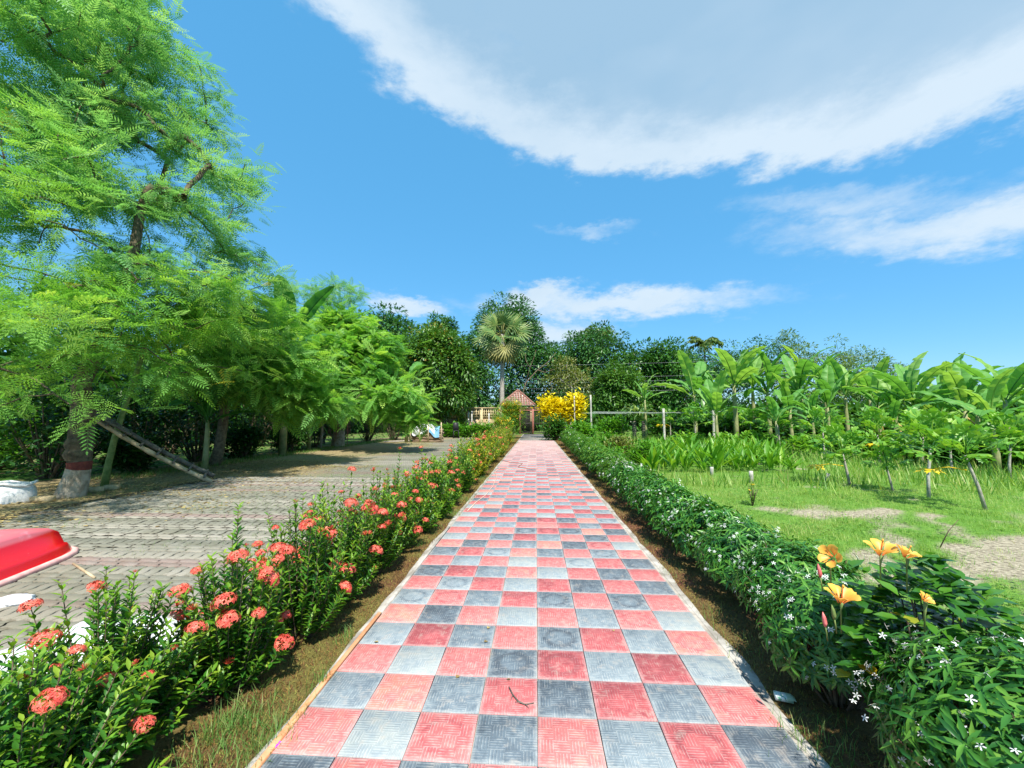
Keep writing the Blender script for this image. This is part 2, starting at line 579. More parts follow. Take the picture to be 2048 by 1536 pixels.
def boat_mat():
    m, N, p = newmat('red_plastic_hull')
    o = N.n('ShaderNodeTexCoord').outputs['Object']
    g = N.n('ShaderNodeNewGeometry')
    s = N.n('ShaderNodeSeparateXYZ')
    N.put(s.inputs[0], o)
    scuff = N.ss(N.noise(o, 5.0, 7, .7), .48, .72)
    sky_sheen = N.ss(s.outputs[2], .30, .345)             # pink sky sheen painted on the flat bottom, mottled by scuffs
    f = N.m('MULTIPLY', sky_sheen, N.m('ADD', N.m('MULTIPLY', scuff, .5), .42))
    c = N.mix(f, (.62, .006, .012), (.82, .36, .42))
    N.put(p.inputs['Base Color'], N.mix(N.m('MULTIPLY', N.ss(N.noise(o, 30, 5, .7), .62, .8), .25), c, (.5, .3, .25)))
    N.put(p.inputs['Roughness'], N.m('ADD', .22, N.m('MULTIPLY', f, .35)))
    return m


G['boat'] = boat_mat()
G['boat_rim'] = plain('pink_faded_rim', (.62, .30, .28), (.78, .48, .44), 9, .6, .2)


def tile_mat(name, stops, edge):
    m, N, p = newmat(name)
    uv = N.n('ShaderNodeUVMap').outputs[0]
    s = N.n('ShaderNodeSeparateXYZ')
    N.put(s.inputs[0], uv)
    u, v = s.outputs[0], s.outputs[1]
    oi = N.n('ShaderNodeObjectInfo').outputs['Random']
    rd = N.m('FRACT', N.m('ADD', attr(N), N.m('MULTIPLY', oi, 7.13)))
    cu, cv = N.m('MULTIPLY', u, 4.0), N.m('MULTIPLY', v, 4.0)
    par = N.m('MODULO', N.m('ADD', N.m('FLOOR', cu), N.m('FLOOR', cv)), 2.0)
    along = N.m('ADD', N.m('MULTIPLY', cu, par), N.m('MULTIPLY', cv, N.m('SUBTRACT', 1.0, par)))
    rib = N.m('SINE', N.m('MULTIPLY', along, 2 * math.pi * 5))
    ridge = N.ss(rib, -.1, .65)
    o3 = N.n('ShaderNodeCombineXYZ')
    N.put(o3.inputs[0], u)
    N.put(o3.inputs[1], v)
    N.put(o3.inputs[2], N.m('MULTIPLY', rd, 97.0))
    n1 = N.noise(o3.outputs[0], 2.4, 6, .62)
    n2 = N.noise(o3.outputs[0], 9.0, 6, .7)
    n3 = N.noise(o3.outputs[0], 70.0, 3, .7)
    dx, dy = N.m('SUBTRACT', u, .5), N.m('SUBTRACT', v, .5)
    rad = N.m('SQRT', N.m('ADD', N.m('MULTIPLY', dx, dx), N.m('MULTIPLY', dy, dy)))
    radn = N.m('ADD', rad, N.m('MULTIPLY', N.m('SUBTRACT', n2, .5), .22))
    ringsel = N.m('GREATER_THAN', N.m('FRACT', N.m('MULTIPLY', rd, 5.7)), .66)
    ring = N.m('MULTIPLY', N.m('MULTIPLY', N.ss(radn, .22, .31), N.ss(radn, .42, .33)), ringsel)
    tone = N.m('ADD', N.m('MULTIPLY', n1, .9), N.m('SUBTRACT', N.m('MULTIPLY', rd, .8), .40))
    tone = N.m('ADD', tone, N.m('MULTIPLY', N.m('SUBTRACT', n2, .5), .45))
    tone = N.m('SUBTRACT', tone, N.m('MULTIPLY', ring, .26), clamp=True)
    base = N.ramp(tone, stops)
    worn = N.m('MULTIPLY', ridge, N.ss(n2, .34, .66))
    worn = N.m('MULTIPLY', worn, N.m('ADD', .25, N.m('MULTIPLY', rd, .45)))
    c = N.mix(worn, base, edge)
    mx_ = N.m('MAXIMUM', N.m('ABSOLUTE', dx), N.m('ABSOLUTE', dy))
    pale = N.m('MULTIPLY', N.ss(N.m('ADD', mx_, N.m('MULTIPLY', N.m('SUBTRACT', n2, .5), .12)), .40, .5), .38)
    c = N.mix(pale, c, edge)
    c = N.mix(N.m('MULTIPLY', N.ss(n3, .58, .72), .45), c, (.12, .105, .095))
    c = N.mix(N.m('MULTIPLY', N.ss(N.noise(o3.outputs[0], 4.5, 6, .7), .52, .70), .42), c, (.36, .31, .26))
    c = N.mix(.05, c, (.47, .39, .36))
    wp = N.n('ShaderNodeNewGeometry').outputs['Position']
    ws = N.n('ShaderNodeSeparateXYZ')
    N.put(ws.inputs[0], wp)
    far_pale = N.m('MULTIPLY', N.ss(N.m('ADD', ws.outputs[1], N.m('MULTIPLY', N.m('SUBTRACT', N.noise(wp, .8, 5, .6), .5), 8.0)), 7.0, 26.0), .48)
    c = N.mix(far_pale, c, (.58, .42, .37))  # tiles grow paler and pinker towards the gate
    N.put(p.inputs['Base Color'], c)
    p.inputs['Roughness'].default_value = .72
    p.inputs['Specular IOR Level'].default_value = .3
    b = N.n('ShaderNodeBump')
    b.inputs['Strength'].default_value = .8
    b.inputs['Distance'].default_value = .0022
    N.put(b.inputs['Height'], N.m('ADD', ridge, N.m('MULTIPLY', n3, .4)))
    N.t.links.new(b.outputs[0], p.inputs['Normal'])
    return m


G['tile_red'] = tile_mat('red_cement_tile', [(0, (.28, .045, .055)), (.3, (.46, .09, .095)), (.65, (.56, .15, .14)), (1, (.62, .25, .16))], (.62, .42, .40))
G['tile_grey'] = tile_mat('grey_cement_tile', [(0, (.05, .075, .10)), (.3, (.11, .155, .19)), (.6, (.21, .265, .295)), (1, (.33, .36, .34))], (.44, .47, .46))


def paver_mat(sheet):
    m, N, p = newmat('concrete_paver_sheet' if sheet else 'concrete_paver')
    o = N.n('ShaderNodeNewGeometry').outputs['Position']
    big = N.noise(o, .55, 4, .6)
    med = N.noise(o, 6.0, 6, .65)
    fine_ = N.noise(o, 90.0, 4, .7)
    if sheet:
        s = N.n('ShaderNodeSeparateXYZ')
        wob = N.vm('ADD', o, N.vm('SCALE', N.vm('SUBTRACT', N.noise(o, 5.0, 2, .5, col=True), (.5, .5, .5)), .06))
        N.put(s.inputs[0], wob)
        row = N.m('MULTIPLY', s.outputs[1], 1 / .115)
        fr = N.m('FRACT', row)
        joint = N.m('MAXIMUM', N.ss(fr, .14, .03), N.ss(fr, .86, .97))
        colx = N.m('FRACT', N.m('ADD', N.m('MULTIPLY', s.outputs[0], 1 / .23), N.m('MULTIPLY', N.m('FLOOR', row), .5)))
        joint = N.m('MAXIMUM', joint, N.m('MAXIMUM', N.ss(colx, .08, .02), N.ss(colx, .92, .98)))
        wn = N.n('ShaderNodeTexWhiteNoise', noise_dimensions='1D')
        N.put(wn.inputs['W'], N.m('FLOOR', N.m('DIVIDE', row, 4.0)))
        rd = wn.outputs['Value']
    else:
        oi = N.n('ShaderNodeObjectInfo').outputs['Color']
        rd = attr(N)
    base = N.ramp(rd, [(0, (.145, .145, .11)), (.45, (.225, .215, .17)), (.74, (.31, .285, .235)), (.80, (.21, .155, .13)), (1, (.25, .19, .165))])
    base = N.mix(N.m('MULTIPLY', N.ss(med, .4, .75), .4), base, (.33, .325, .29))
    base = N.mix(N.m('MULTIPLY', N.ss(big, .45, .7), .45), base, (.15, .135, .085))
    base = N.mix(N.m('MULTIPLY', N.ss(fine_, .5, .7), .45), base, (.075, .07, .055))
    if sheet:
        base = N.mix(N.m('MULTIPLY', joint, .75), base, (.055, .05, .035))
        # dry soil, dead grass and painted golden sun dapple next to the trees
        p2 = N.n('ShaderNodeSeparateXYZ')
        N.put(p2.inputs[0], o)
        edge = N.m('ADD', N.m('MULTIPLY', p2.outputs[0], -1.0), N.m('MULTIPLY', N.m('SUBTRACT', big, .5), 5.0))
        cov = N.ss(edge, 5.4, 8.2)
        soil = N.mix(N.ss(N.noise(o, 14, 6, .7), .35, .65), (.17, .135, .07), (.34, .275, .15))
        base = N.mix(cov, base, soil)
        gr = N.ss(N.noise(o, 1.3, 5, .65), .56, .70)
        base = N.mix(N.m('MULTIPLY', gr, .55), base, (.15, .21, .045))
    N.put(p.inputs['Base Color'], base)
    p.inputs['Roughness'].default_value = .9
    p.inputs['Specular IOR Level'].default_value = .2
    b = N.n('ShaderNodeBump')
    b.inputs['Strength'].default_value = .7
    b.inputs['Distance'].default_value = .012 if sheet else .003
    h = N.m('MULTIPLY', fine_, .5)
    if sheet:
        h = N.m('SUBTRACT', N.m('ADD', N.m('MULTIPLY', N.noise(o, 22, 5, .7), .8), h), joint)
    N.put(b.inputs['Height'], h)
    N.t.links.new(b.outputs[0], p.inputs['Normal'])
    return m


G['paver'] = paver_mat(False)
G['paver_sheet'] = paver_mat(True)


def ground_mat(name, soil1, soil2, grass1, grass2, usecov):
    m, N, p = newmat(name)
    o = N.n('ShaderNodeNewGeometry').outputs['Position']
    n1 = N.noise(o, 1.2, 6, .65)
    n2 = N.noise(o, 18.0, 6, .7)
    soil = N.mix(N.ss(n2, .35, .65), soil1, soil2)
    gr = N.mix(N.ss(N.noise(o, 9.0, 6, .7), .35, .65), grass1, grass2)
    cov = attr(N, 'cov') if usecov else N.ss(n1, .38, .55)
    if usecov:
        cov = N.ss(N.m('ADD', cov, N.m('MULTIPLY', N.m('SUBTRACT', n2, .5), .8)), .3, .7)
    N.put(p.inputs['Base Color'], N.mix(cov, soil, gr))
    p.inputs['Roughness'].default_value = .95
    p.inputs['Specular IOR Level'].default_value = .15
    b = N.n('ShaderNodeBump')
    b.inputs['Strength'].default_value = .9
    b.inputs['Distance'].default_value = .03
    N.put(b.inputs['Height'], N.noise(o, 30.0, 6, .7))
    N.t.links.new(b.outputs[0], p.inputs['Normal'])
    return m


G['ground'] = ground_mat('earth_and_weeds', (.12, .09, .05), (.24, .19, .11), (.05, .14, .02), (.10, .22, .035), False)
G['lawn'] = ground_mat('lawn_soil', (.17, .145, .10), (.48, .43, .31), (.08, .2, .025), (.15, .29, .045), True)
G['strip'] = ground_mat('brown_planting_soil', (.08, .04, .022), (.19, .10, .045), (.12, .10, .03), (.17, .16, .045), False)
G['strip_dark'] = ground_mat('dark_planting_soil', (.08, .036, .022), (.20, .085, .05), (.12, .085, .035), (.16, .12, .045), False)

# ------------------------------------------------------------------ setting


def sheet(name, x0, x1, y0, y1, z, m, nx=1, ny=1, cov=None):
    xs, ys = np.linspace(x0, x1, nx + 1), np.linspace(y0, y1, ny + 1)
    X, Y = np.meshgrid(xs, ys)
    V = np.stack([X.ravel(), Y.ravel(), np.full(X.size, z)], 1)
    i = np.arange(nx * ny)
    p = (i // nx) * (nx + 1) + i % nx
    Fc = np.concatenate([np.stack([p, p + 1, p + nx + 2], 1), np.stack([p, p + nx + 2, p + nx + 1], 1)])
    me = raw_mesh(name, V, Fc, np.zeros(len(V)))
    if cov is not None:
        a = me.attributes.new('cov', 'FLOAT', 'POINT')
        a.data.foreach_set('value', np.ascontiguousarray(cov(V[:, 0], V[:, 1]), np.float32))
    return tag(obj(name, me, m), kind='structure')


PX0, PW, TW = -1.22, 2.44, 0.305


def vnoise(x, y, s, seed=0):
    """smooth value noise in world metres"""
    x, y = np.asarray(x) * s, np.asarray(y) * s
    xi, yi = np.floor(x).astype(int), np.floor(y).astype(int)
    fx, fy = x - xi, y - yi
    fx, fy = fx * fx * (3 - 2 * fx), fy * fy * (3 - 2 * fy)

    def h(a, b):
        v = np.sin(a * 127.1 + b * 311.7 + seed * 74.7) * 43758.5453
        return v - np.floor(v)
    return (h(xi, yi) * (1 - fx) + h(xi + 1, yi) * fx) * (1 - fy) + (h(xi, yi + 1) * (1 - fx) + h(xi + 1, yi + 1) * fx) * fy


def fbm(x, y, s, seed=0):
    return .5 * vnoise(x, y, s, seed) + .3 * vnoise(x, y, s * 2.3, seed + 1) + .2 * vnoise(x, y, s * 5.1, seed + 2)


def lawn_cover(x, y):
    n = fbm(x, y, .9, 3) - .5
    band = np.exp(-((y - (7.35 - .10 * (x - 4.2)) + n * 1.3) / (.42 + .10 * np.clip(x - 4, 0, 5))) ** 2) * np.clip((x - 3.3) / 1.0, 0, 1)
    patch = np.exp(-(((x - 5.0 + n * 2) / 1.5) ** 2 + ((y - 4.3 + n) / 1.1) ** 2))
    patch2 = np.exp(-(((x - 7.0) / 1.8) ** 2 + ((y - 5.2) / .7) ** 2)) * .7
    hf = fbm(x, y, 4.0, 13) - .5
    mod = np.clip(.35 + (fbm(x, y, .75, 41) - .36) * 4, .25, 1)
    band, patch = band * mod, patch * (.45 + .55 * mod)
    c = .95 - .95 * band - .85 * patch - patch2 * .8 + n * .9 + hf * 1.7
    return np.clip(c, 0, 1)


sheet('ground', -700, 700, -300, 1500, -0.012, G['ground'])
sheet('paved_yard', -12.5, -1.5, -4, 35, -0.006, G['paver_sheet'])
sheet('lawn', 1.5, 40, -4, 48, 0.0, G['lawn'], 120, 150, lawn_cover)
sheet('planting_strip_left', -2.05, -1.21, -4, 40, 0.0, G['strip'])
sheet('planting_strip_right', 1.21, 2.2, -4, 40, 0.004, G['strip_dark'])

# --- the tiled path
path = obj('path', Geo().box((0, 20, -0.004), (PW + .10, 44, .024)).mesh('path'), G['concrete'])
tag(path, kind='structure')


def tile_mesh(name, m):
    w, t, b = TW / 2 - .0022, .016, .0025
    g = Geo().box((0, 0, t / 2), (2 * w, 2 * w, t), bev=b, a=0.0)
    V, Fc = np.concatenate(g.V), np.concatenate(g.Fc)
    uv = (V[Fc.ravel()][:, :2] / TW) + .5
    me = raw_mesh(name, V, Fc, np.zeros(len(V)), uv)
    me.materials.append(m)
    return me


tm = [tile_mesh('tile', G['tile_red']), tile_mesh('tile', G['tile_grey'])]
ROW0 = gp(1096, 1443)[1] - 5 * TW
far = [[], []]
NEAR_ROWS = 37
for r in range(0, 94):
    for c in range(8):
        x, y = PX0 + (c + .5) * TW, ROW0 + (r + .5) * TW
        k_ = 1 if (r + c) % 2 == 1 else 0
        if r == 17 and c == 4:
            k_ = 0
        jz = .0085 + rng.uniform(-.0012, .0012)
        if r < NEAR_ROWS:
            o = obj('tile', tm[k_], parent=path)
            o.location = (x + rng.uniform(-.0012, .0012), y + rng.uniform(-.0012, .0012), jz)
            o.rotation_euler = (rng.uniform(-.003, .003), rng.uniform(-.003, .003), rng.integers(0, 4) * math.pi / 2 + rng.uniform(-.004, .004))
        else:
            far[k_].append((x, y, jz))
for k_, nm in ((0, 'red_tile_paving'), (1, 'grey_tile_paving')):
    w, t = TW / 2 - .002, .016
    q = np.array(far[k_])
    T = Tpl([(-w, -w, t), (w, -w, t), (w, w, t), (-w, w, t)], [(0, 1, 2, 3)])
    V = (q[:, None, :] + T.v[None]).reshape(-1, 3)
    Fc = (T.f[None] + (np.arange(len(q)) * 4)[:, None, None]).reshape(-1, 3)
    uv = (np.tile(T.v[:, :2], (len(q), 1))[Fc.ravel()] / TW) + .5
    A = np.repeat(rng.random(len(q)), 4)
    tag(obj(nm, raw_mesh(nm, V, Fc, A, uv), [G['tile_red'], G['tile_grey']][k_], path), kind='stuff')

# ragged cement along both sides of the path and the terracotta edging on the left
g = Geo()
ys = np.arange(-2, 42, .12)
for side in (-1, 1):
    wv_ = .02 + .09 * fbm(ys, ys * 0 + side * 3, 1.7, 9)
    if side < 0:
        wv_ *= .75
    xi = side * (PW / 2 + .035)
    xo = side * (PW / 2 + .05 + wv_)
    V = np.concatenate([np.stack([xi + 0 * ys, ys, 0 * ys + .010], 1), np.stack([xo - side * .03, ys, 0 * ys + .009], 1), np.stack([xo, ys, 0 * ys - .006], 1)])
    n = len(ys)
    i = np.arange(n - 1)
    Fc = np.concatenate([np.stack([i + n * l, i + 1 + n * l, i + 1 + n * (l + 1)], 1) for l in (0, 1)] + [np.stack([i + n * l, i + 1 + n * (l + 1), i + n * (l + 1)], 1) for l in (0, 1)])
    g.add(V, Fc, .5)
g.build('cement_haunching', G['concrete'], path)
for i, (y0, y1) in enumerate(((-1.0, 1.2), (1.21, 3.3), (3.31, 5.9))):
    e = Geo().box((PX0 - .022, (y0 + y1) / 2, .012), (.030, y1 - y0, .034), bev=.004, rz=rng.uniform(-.001, .001)).build('edging_strip', G['terracotta'] if i < 2 else G['concrete'], path)

# --- interlocking pavers of the yard: header course, then two stretcher courses
yard = bpy.data.objects['paved_yard']


def paver_mesh(wx, wy, a):
    n = 7
    t = np.linspace(0, 1, n)
    wave = lambda s: .015 * np.sin(s * 2 * math.pi)
    gap = .0085
    hx, hy = wx / 2 - gap, wy / 2 - gap
    loop = []
    for s in t[:-1]:
        loop.append((-hx + 2 * hx * s + .0, -hy + wave(s)))
    for s in t[:-1]:
        loop.append((hx + wave(s), -hy + 2 * hy * s))
    for s in t[:-1]:
        loop.append((hx - 2 * hx * s, hy + wave(1 - s)))
    for s in t[:-1]:
        loop.append((-hx + wave(1 - s), hy - 2 * hy * s))
    L = np.array(loop)
    k_ = len(L)
    ins = L * np.array([1 - .006 / hx, 1 - .006 / hy])
    V = np.concatenate([np.c_[L, np.full(k_, -.01)], np.c_[L, np.full(k_, .009)], np.c_[ins, np.full(k_, .014)], [[0, 0, .0145]]])
    f = []
    for l in (0, 1):
        for j in range(k_):
            q = (j + 1) % k_
            f += [(l * k_ + j, l * k_ + q, (l + 1) * k_ + q), (l * k_ + j, (l + 1) * k_ + q, (l + 1) * k_ + j)]
    for j in range(k_):
        f.append((2 * k_ + j, 2 * k_ + (j + 1) % k_, 3 * k_))
    return V, np.array(f)


jy = np.linspace(1.15, 10.45, 12)
jl = np.array([-8.55 * min(1, (q * .95 + 1.4) / 7.0) for q in jy])
Geo().poly([(-2.1, q, -.003) for q in jy] + [(w_, q, -.003) for w_, q in zip(jl, jy)], [(i, i + 1, i + 13, i + 12) for i in range(11)], .5).build('joint_sand', G['joint'], yard)
PAV = {}
for kind, (wx, wy) in (('H', (.115, .23)), ('S', (.23, .115))):
    V, Fc = paver_mesh(wx, wy, 0)
    for ci, a in enumerate((.05, .25, .42, .6, .74, .86, .97)):
        me = raw_mesh('paver', V, Fc, np.full(len(V), a))
        me.materials.append(G['paver'])
        PAV[kind, ci] = me
tones = [1, 2, 6, 0, 3, 1, 5, 2, 4, 0, 6, 1, 3, 2, 0, 5, 1, 4, 2, 1, 0, 6, 3, 2]
cand = []
y, course = 1.2, 0
while y < 10.5:
    kind = 'HSS'[course % 3]
    wx, wy = (.115, .23) if kind == 'H' else (.23, .115)
    tone = tones[(course // 2 * 5 + (course % 3 == 0) * 2) % len(tones)]
    off = (course % 2) * wx / 2
    for x in np.arange(-8.6 + off, -2.1, wx):
        if x < -8.2 * min(1, (y * .95 + 1.4) / 7.0):
            continue
        cand.append((math.hypot(x, y), x, y + wy / 2, kind, int(np.clip(tone + (rng.integers(-1, 2) if rng.random() < .3 else 0), 0, 6))))
    y += wy
    course += 1
# the ones the photograph shows largest: nearest, past the hedge and inside the frame
vis = sorted([c for c in cand if c[1] / c[2] > -1.36 and c[1] < -2.35 and c[2] > 2.25])[:296]
vset = set((c[1], c[2]) for c in vis)
for d, x, y, kind, ci in vis:
    o = obj('paver', PAV[kind, ci], parent=yard)
    o.location = (x + rng.uniform(-.003, .003), y + rng.uniform(-.003, .003), .002 + rng.uniform(-.004, .004))
    o.rotation_euler = (rng.uniform(-.012, .012), rng.uniform(-.012, .012), rng.uniform(-.015, .015))
g = Geo()
for kind in 'HS':
    V, Fc = paver_mesh(*((.115, .23) if kind == 'H' else (.23, .115)), 0)
    T = Tpl([(0, 0, 0)] * 3, [(0, 1, 2)])
    T.v, T.f = V[24:], Fc[48:] - 24
    q = [c for c in cand if c[3] == kind and (c[1], c[2]) not in vset]
    L = np.array([(c[1], c[2], .001) for c in q]) + rng.uniform(-.004, .004, (len(q), 3))
    g.scatter(T, frames(np.tile([0, 1, 0], (len(q), 1)) + rng.uniform(-.012, .012, (len(q), 3))), L, 1.0, np.array([(.05, .25, .42, .6, .74, .86, .97)[c[4]] for c in q]))
tag(g.build('paver_field', G['paver'], yard), kind='stuff')

# ------------------------------------------------------------------ leaf templates
KITE = Tpl([(0, 0, 0), (.5, .45, .06), (0, 1, -.08), (-.5, .45, .06)], [(0, 1, 2), (0, 2, 3)])


def leaf_tpl(w, droop=.12, fold=.25):
    f = fold * w
    v = [(0, 0, 0), (w * .8, .28, f), (w, .58, f * .8 - droop * .35), (0, 1, -droop), (-w, .58, f * .8 - droop * .35), (-w * .8, .28, f),
         (0, .3, -.01), (0, .62, -droop * .4)]
    return Tpl(v, [(0, 1, 6), (0, 6, 5), (1, 2, 7, 6), (5, 6, 7, 4), (2, 3, 7), (4, 7, 3)])


LEAF_OVAL = leaf_tpl(.165, .10, .35)
LEAF_NARROW = leaf_tpl(.13, .28, .35)
LEAF_WIDE = leaf_tpl(.33, .16, .2)
LEAF_SLIM = leaf_tpl(.105, .34, .4)
LEAF_BLADE = leaf_tpl(.075, .22, .4)
LEAF_OVAL_LO = Tpl([(0, 0, 0), (.22, .5, .05), (0, 1, -.1), (-.22, .5, .05)], [(0, 1, 2), (0, 2, 3)])
LEAF_NARROW_LO = Tpl([(0, 0, 0), (.15, .5, .05), (0, 1, -.18), (-.15, .5, .05)], [(0, 1, 2), (0, 2, 3)])
BLADE = Tpl([(-.02, 0, 0), (.02, 0, 0), (.014, .55, .03), (-.014, .55, .03), (0, 1, -.18)], [(0, 1, 2, 3), (3, 2, 4)])
BLADE_LO = Tpl([(-.035, 0, 0), (.035, 0, 0), (0, 1, -.12)], [(0, 1, 2)])


def frond_tpl(npairs, nleaf, detail, kw=.055):
    v, f = [], []

    def tri(a, b, c):
        i = len(v)
        v.extend([a, b, c])
        f.append((i, i + 1, i + 2))
    zz = lambda y: -.20 * y * y
    for j in range(5):                                  # rachis
        y0, y1 = j / 5, (j + 1) / 5
        tri((-.006, y0, zz(y0)), (.006, y0, zz(y0)), (0, y1, zz(y1)))
    for j in range(npairs + 1):
        t = .12 + .86 * j / npairs
        L = .36 * (1 - .62 * (t - .12)) * (.8 if j == 0 else 1)
        for s in ((-1, 1) if j < npairs else (0,)):
            an = R(58 - 22 * t) * s
            d = np.array([math.sin(an), math.cos(an)])
            p = np.array([0, t])
            nrm = np.array([d[1], -d[0]])
            if detail:
                for q in range(nleaf):
                    u = (q + .6) / nleaf
                    ll = .07 * (1 - .5 * u) + .02
                    for s2 in (-1, 1):
                        b = p + d * L * u
                        e = b + nrm * s2 * ll + d * ll * .55
                        w = d * (.062 / nleaf)
                        h = zz(t) - .10 * L * u
                        tri((*(b - w), h), (*(b + w), h), (*e, h - .012))
                b = p + d * L
                e = b + d * .08
                tri((*(b - nrm * .025), zz(t) - .1 * L), (*(b + nrm * .025), zz(t) - .1 * L), (*e, zz(t) - .12 * L))
            else:
                w = kw
                a, b2, c, d2 = p, p + d * L * .45 + nrm * w, p + d * L, p + d * L * .45 - nrm * w
                h0, h1 = zz(t), zz(t) - .12 * L
                tri((*a, h0), (*b2, h0 - .03 * L), (*c, h1))
                tri((*a, h0), (*c, h1), (*d2, h0 - .03 * L))
    return Tpl(v, f)


FROND_HI = frond_tpl(7, 5, True)
FROND_MID = frond_tpl(6, 4, True)
FROND_LO = frond_tpl(6, 2, True)
FROND_FAR = frond_tpl(7, 0, False)
FROND_KITE = frond_tpl(7, 0, False, .030)
FROND_KITE2 = frond_tpl(7, 0, False, .042)


# ------------------------------------------------------------------ tree grower
def ellip(centers, n, shell=.55):
    """points spread through a set of ellipsoids (centre xyz, radii xyz), denser near their surface"""
    out = []
    vol = np.array([abs(c[3] * c[4] * c[5]) ** .72 for c in centers])
    cnt = np.maximum(1, np.round(n * vol / vol.sum())).astype(int)
    for c, k_ in zip(centers, cnt):
        d = rdir(k_)
        r_ = (shell + (1 - shell) * rng.random(k_)) ** .7
        out.append(np.array(c[:3]) + d * r_[:, None] * np.array(c[3:6]))
    return np.concatenate(out)


def grow(trunk, trad, targets, first, rtip=.012, seg=3, jit=.10, arch=.12):
    """skeleton: trunk polyline plus a branch to every target. Returns Geo and target directions"""
    P = [np.array(p, float) for p in trunk]
    par = [-1] + list(range(len(P) - 1))
    nt = len(P)
    order = np.argsort(np.linalg.norm(targets - P[-1], axis=1))
    dirs = np.zeros((len(targets), 3))
    for ti in order:
        a = targets[ti]
        Q = np.array(P[first:])
        dv = a - Q
        dist = np.linalg.norm(dv, axis=1) * (1 + .45 * np.clip(-dv[:, 2] / (np.linalg.norm(dv, axis=1) + 1e-6), 0, 1))
        i = int(np.argmin(dist)) + first
        p0 = P[i]
        L = np.linalg.norm(a - p0)
        prev = i
        for s in range(1, seg + 1):
            t = s / seg
            p = p0 + (a - p0) * t
            if s < seg:
                p = p + rng.normal(0, jit * L / seg, 3)
            p = p + np.array([0, 0, arch * L * math.sin(t * math.pi)])
            P.append(p)
            par.append(prev)
            prev = len(P) - 1
        dirs[ti] = P[-1] - P[par[-1]]
    cnt = np.zeros(len(P))
    ch = set(par)
    for i in range(len(P)):
        if i not in ch:
            j = i
            while j != -1:
                cnt[j] += 1
                j = par[j]
    rad = rtip * np.sqrt(np.maximum(cnt, 1))
    for i in range(nt):
        rad[i] = trad[i]
    g_ = Geo()
    T = np.array(trunk, float)
    g_.tube(T, trad, 10)
    for i in range(nt, len(P)):
        j = par[i]
        r0 = min(rad[j], rad[i] * 1.5)
        g_.tube([P[j], P[i]], [r0, rad[i]], 5, cap=False)
    return g_, unit(dirs), np.array(P), par


def wob_trunk(base, top, n, amp):
    t = np.linspace(0, 1, n)
    p = np.array(base)[None] * (1 - t[:, None]) + np.array(top)[None] * t[:, None]
    q = rng.normal(0, amp, (n, 3)) * np.sin(t * math.pi)[:, None]
    q[:, 2] = 0
    return p + q


def fronds(g_, pts, dirs, per, size, T, spread=.35, tint=0.0):
    N = len(pts)
    idx = np.repeat(np.arange(N), per)
    ctint = rng.random(N)
    if len(pts) == 0:
        return
    ho = pts * np.array([1, 1, 0])
    ho = unit(ho - ho.mean(0) * .3)
    d = dirs[idx] * .3 + ho[idx] * .35 + rdir(len(idx), -.7, .75) * .95
    d[:, 2] -= .12
    L = pts[idx] + rng.normal(0, spread, (len(idx), 3)) * np.array([1, 1, .6])
    s = size * rng.uniform(.7, 1.25, len(idx))
    up = unit(np.array([0, 0, 1.0]) + rng.normal(0, .35, (len(idx), 3)))
    r_ = np.clip(.55 * ctint[idx] + .42 * rng.random(len(idx)) + tint, 0, .975)
    yel = rng.random(len(idx)) < .006
    r_[yel] = 1.0
    g_.scatter(T, frames(d, up), L, s, r_)


def rel(e, base):
    return (e[0] - base[0], e[1] - base[1], e[2] - base[2], *e[3:])


def E(px, py, Y, rx, ry, rz):
    return (*at(px, py, Y), rx, ry, rz)


def feather_tree(name, label, base, trunk, trad, first, ells, n, per, size, T, leaf, bark, rtip=.010, spread=.30, group=None):
    t = thing(name, label, 'tree', base, group=group)
    ells = [rel(e, base) for e in ells]
    pts = ellip(ells, n)
    g_, dirs, P, par = grow(trunk, trad, pts, first, rtip, 4, .10, .10)
    g_.build('trunk', bark, t, smooth=True)
    c = Geo()
    fronds(c, pts, dirs, per, size, T, spread)
    mids = P[len(trunk):]
    mids = mids[rng.random(len(mids)) < .35]
    fronds(c, mids, unit(rng.normal(0, 1, (len(mids), 3))), max(2, per // 5), size, T, spread)
    tag(c.build('crown', leaf, t), kind=None)
    return t


# --- the big feathery tree on the left with the lime-washed foot
bx, by = gp(140, 993)
tA = thing('feathery_tree', 'largest feathery tree at the left with maroon-banded whitewashed trunk and ladder leaning on it', 'tree', (bx, by, 0), group='feathery trees along the yard')
ellA = [rel(e, (bx, by, 0)) for e in [
    E(90, 90, 8.6, 3.3, 2.4, 2.6), E(310, 190, 9.2, 1.35, 1.3, 1.75), E(250, 330, 8.6, 2.0, 1.6, 1.2), E(420, 440, 9.6, 1.35, 1.3, .75),
    E(120, 470, 7.2, 2.1, 1.6, 1.2), E(40, 690, 5.6, 1.0, .9, .7), E(300, 600, 8.4, 2.2, 1.3, 1.0), E(400, 700, 9.6, 2.0, 1.4, .8), E(-60, 300, 7.5, 2.0, 1.6, 2.0),
    E(150, 640, 7.0, 1.5, 1.0, .8), E(480, 560, 10.0, 1.2, 1.0, .8), E(430, 330, 9.6, .9, .9, .9), E(40, 790, 5.4, .8, .7, .3), E(230, 730, 7.4, 1.3, .8, .5), E(-20, 560, 5.8, 1.0, .8, .6), E(30, 60, 7.6, 1.9, 1.4, 1.6), E(200, 40, 8.4, 1.6, 1.3, 1.3), E(60, 330, 7.4, 1.8, 1.2, 1.2)]]
pts = ellip(ellA, 440)
trunkA = [(0, 0, -.05), (.10, 0, .35), (.14, 0, .62), (.10, .02, 1.15), (.05, .05, 1.75), (-.1, .1, 2.3), (.15, .15, 3.0), (.35, .2, 3.9), (.6, .3, 5.0), (.7, .3, 6.2)]
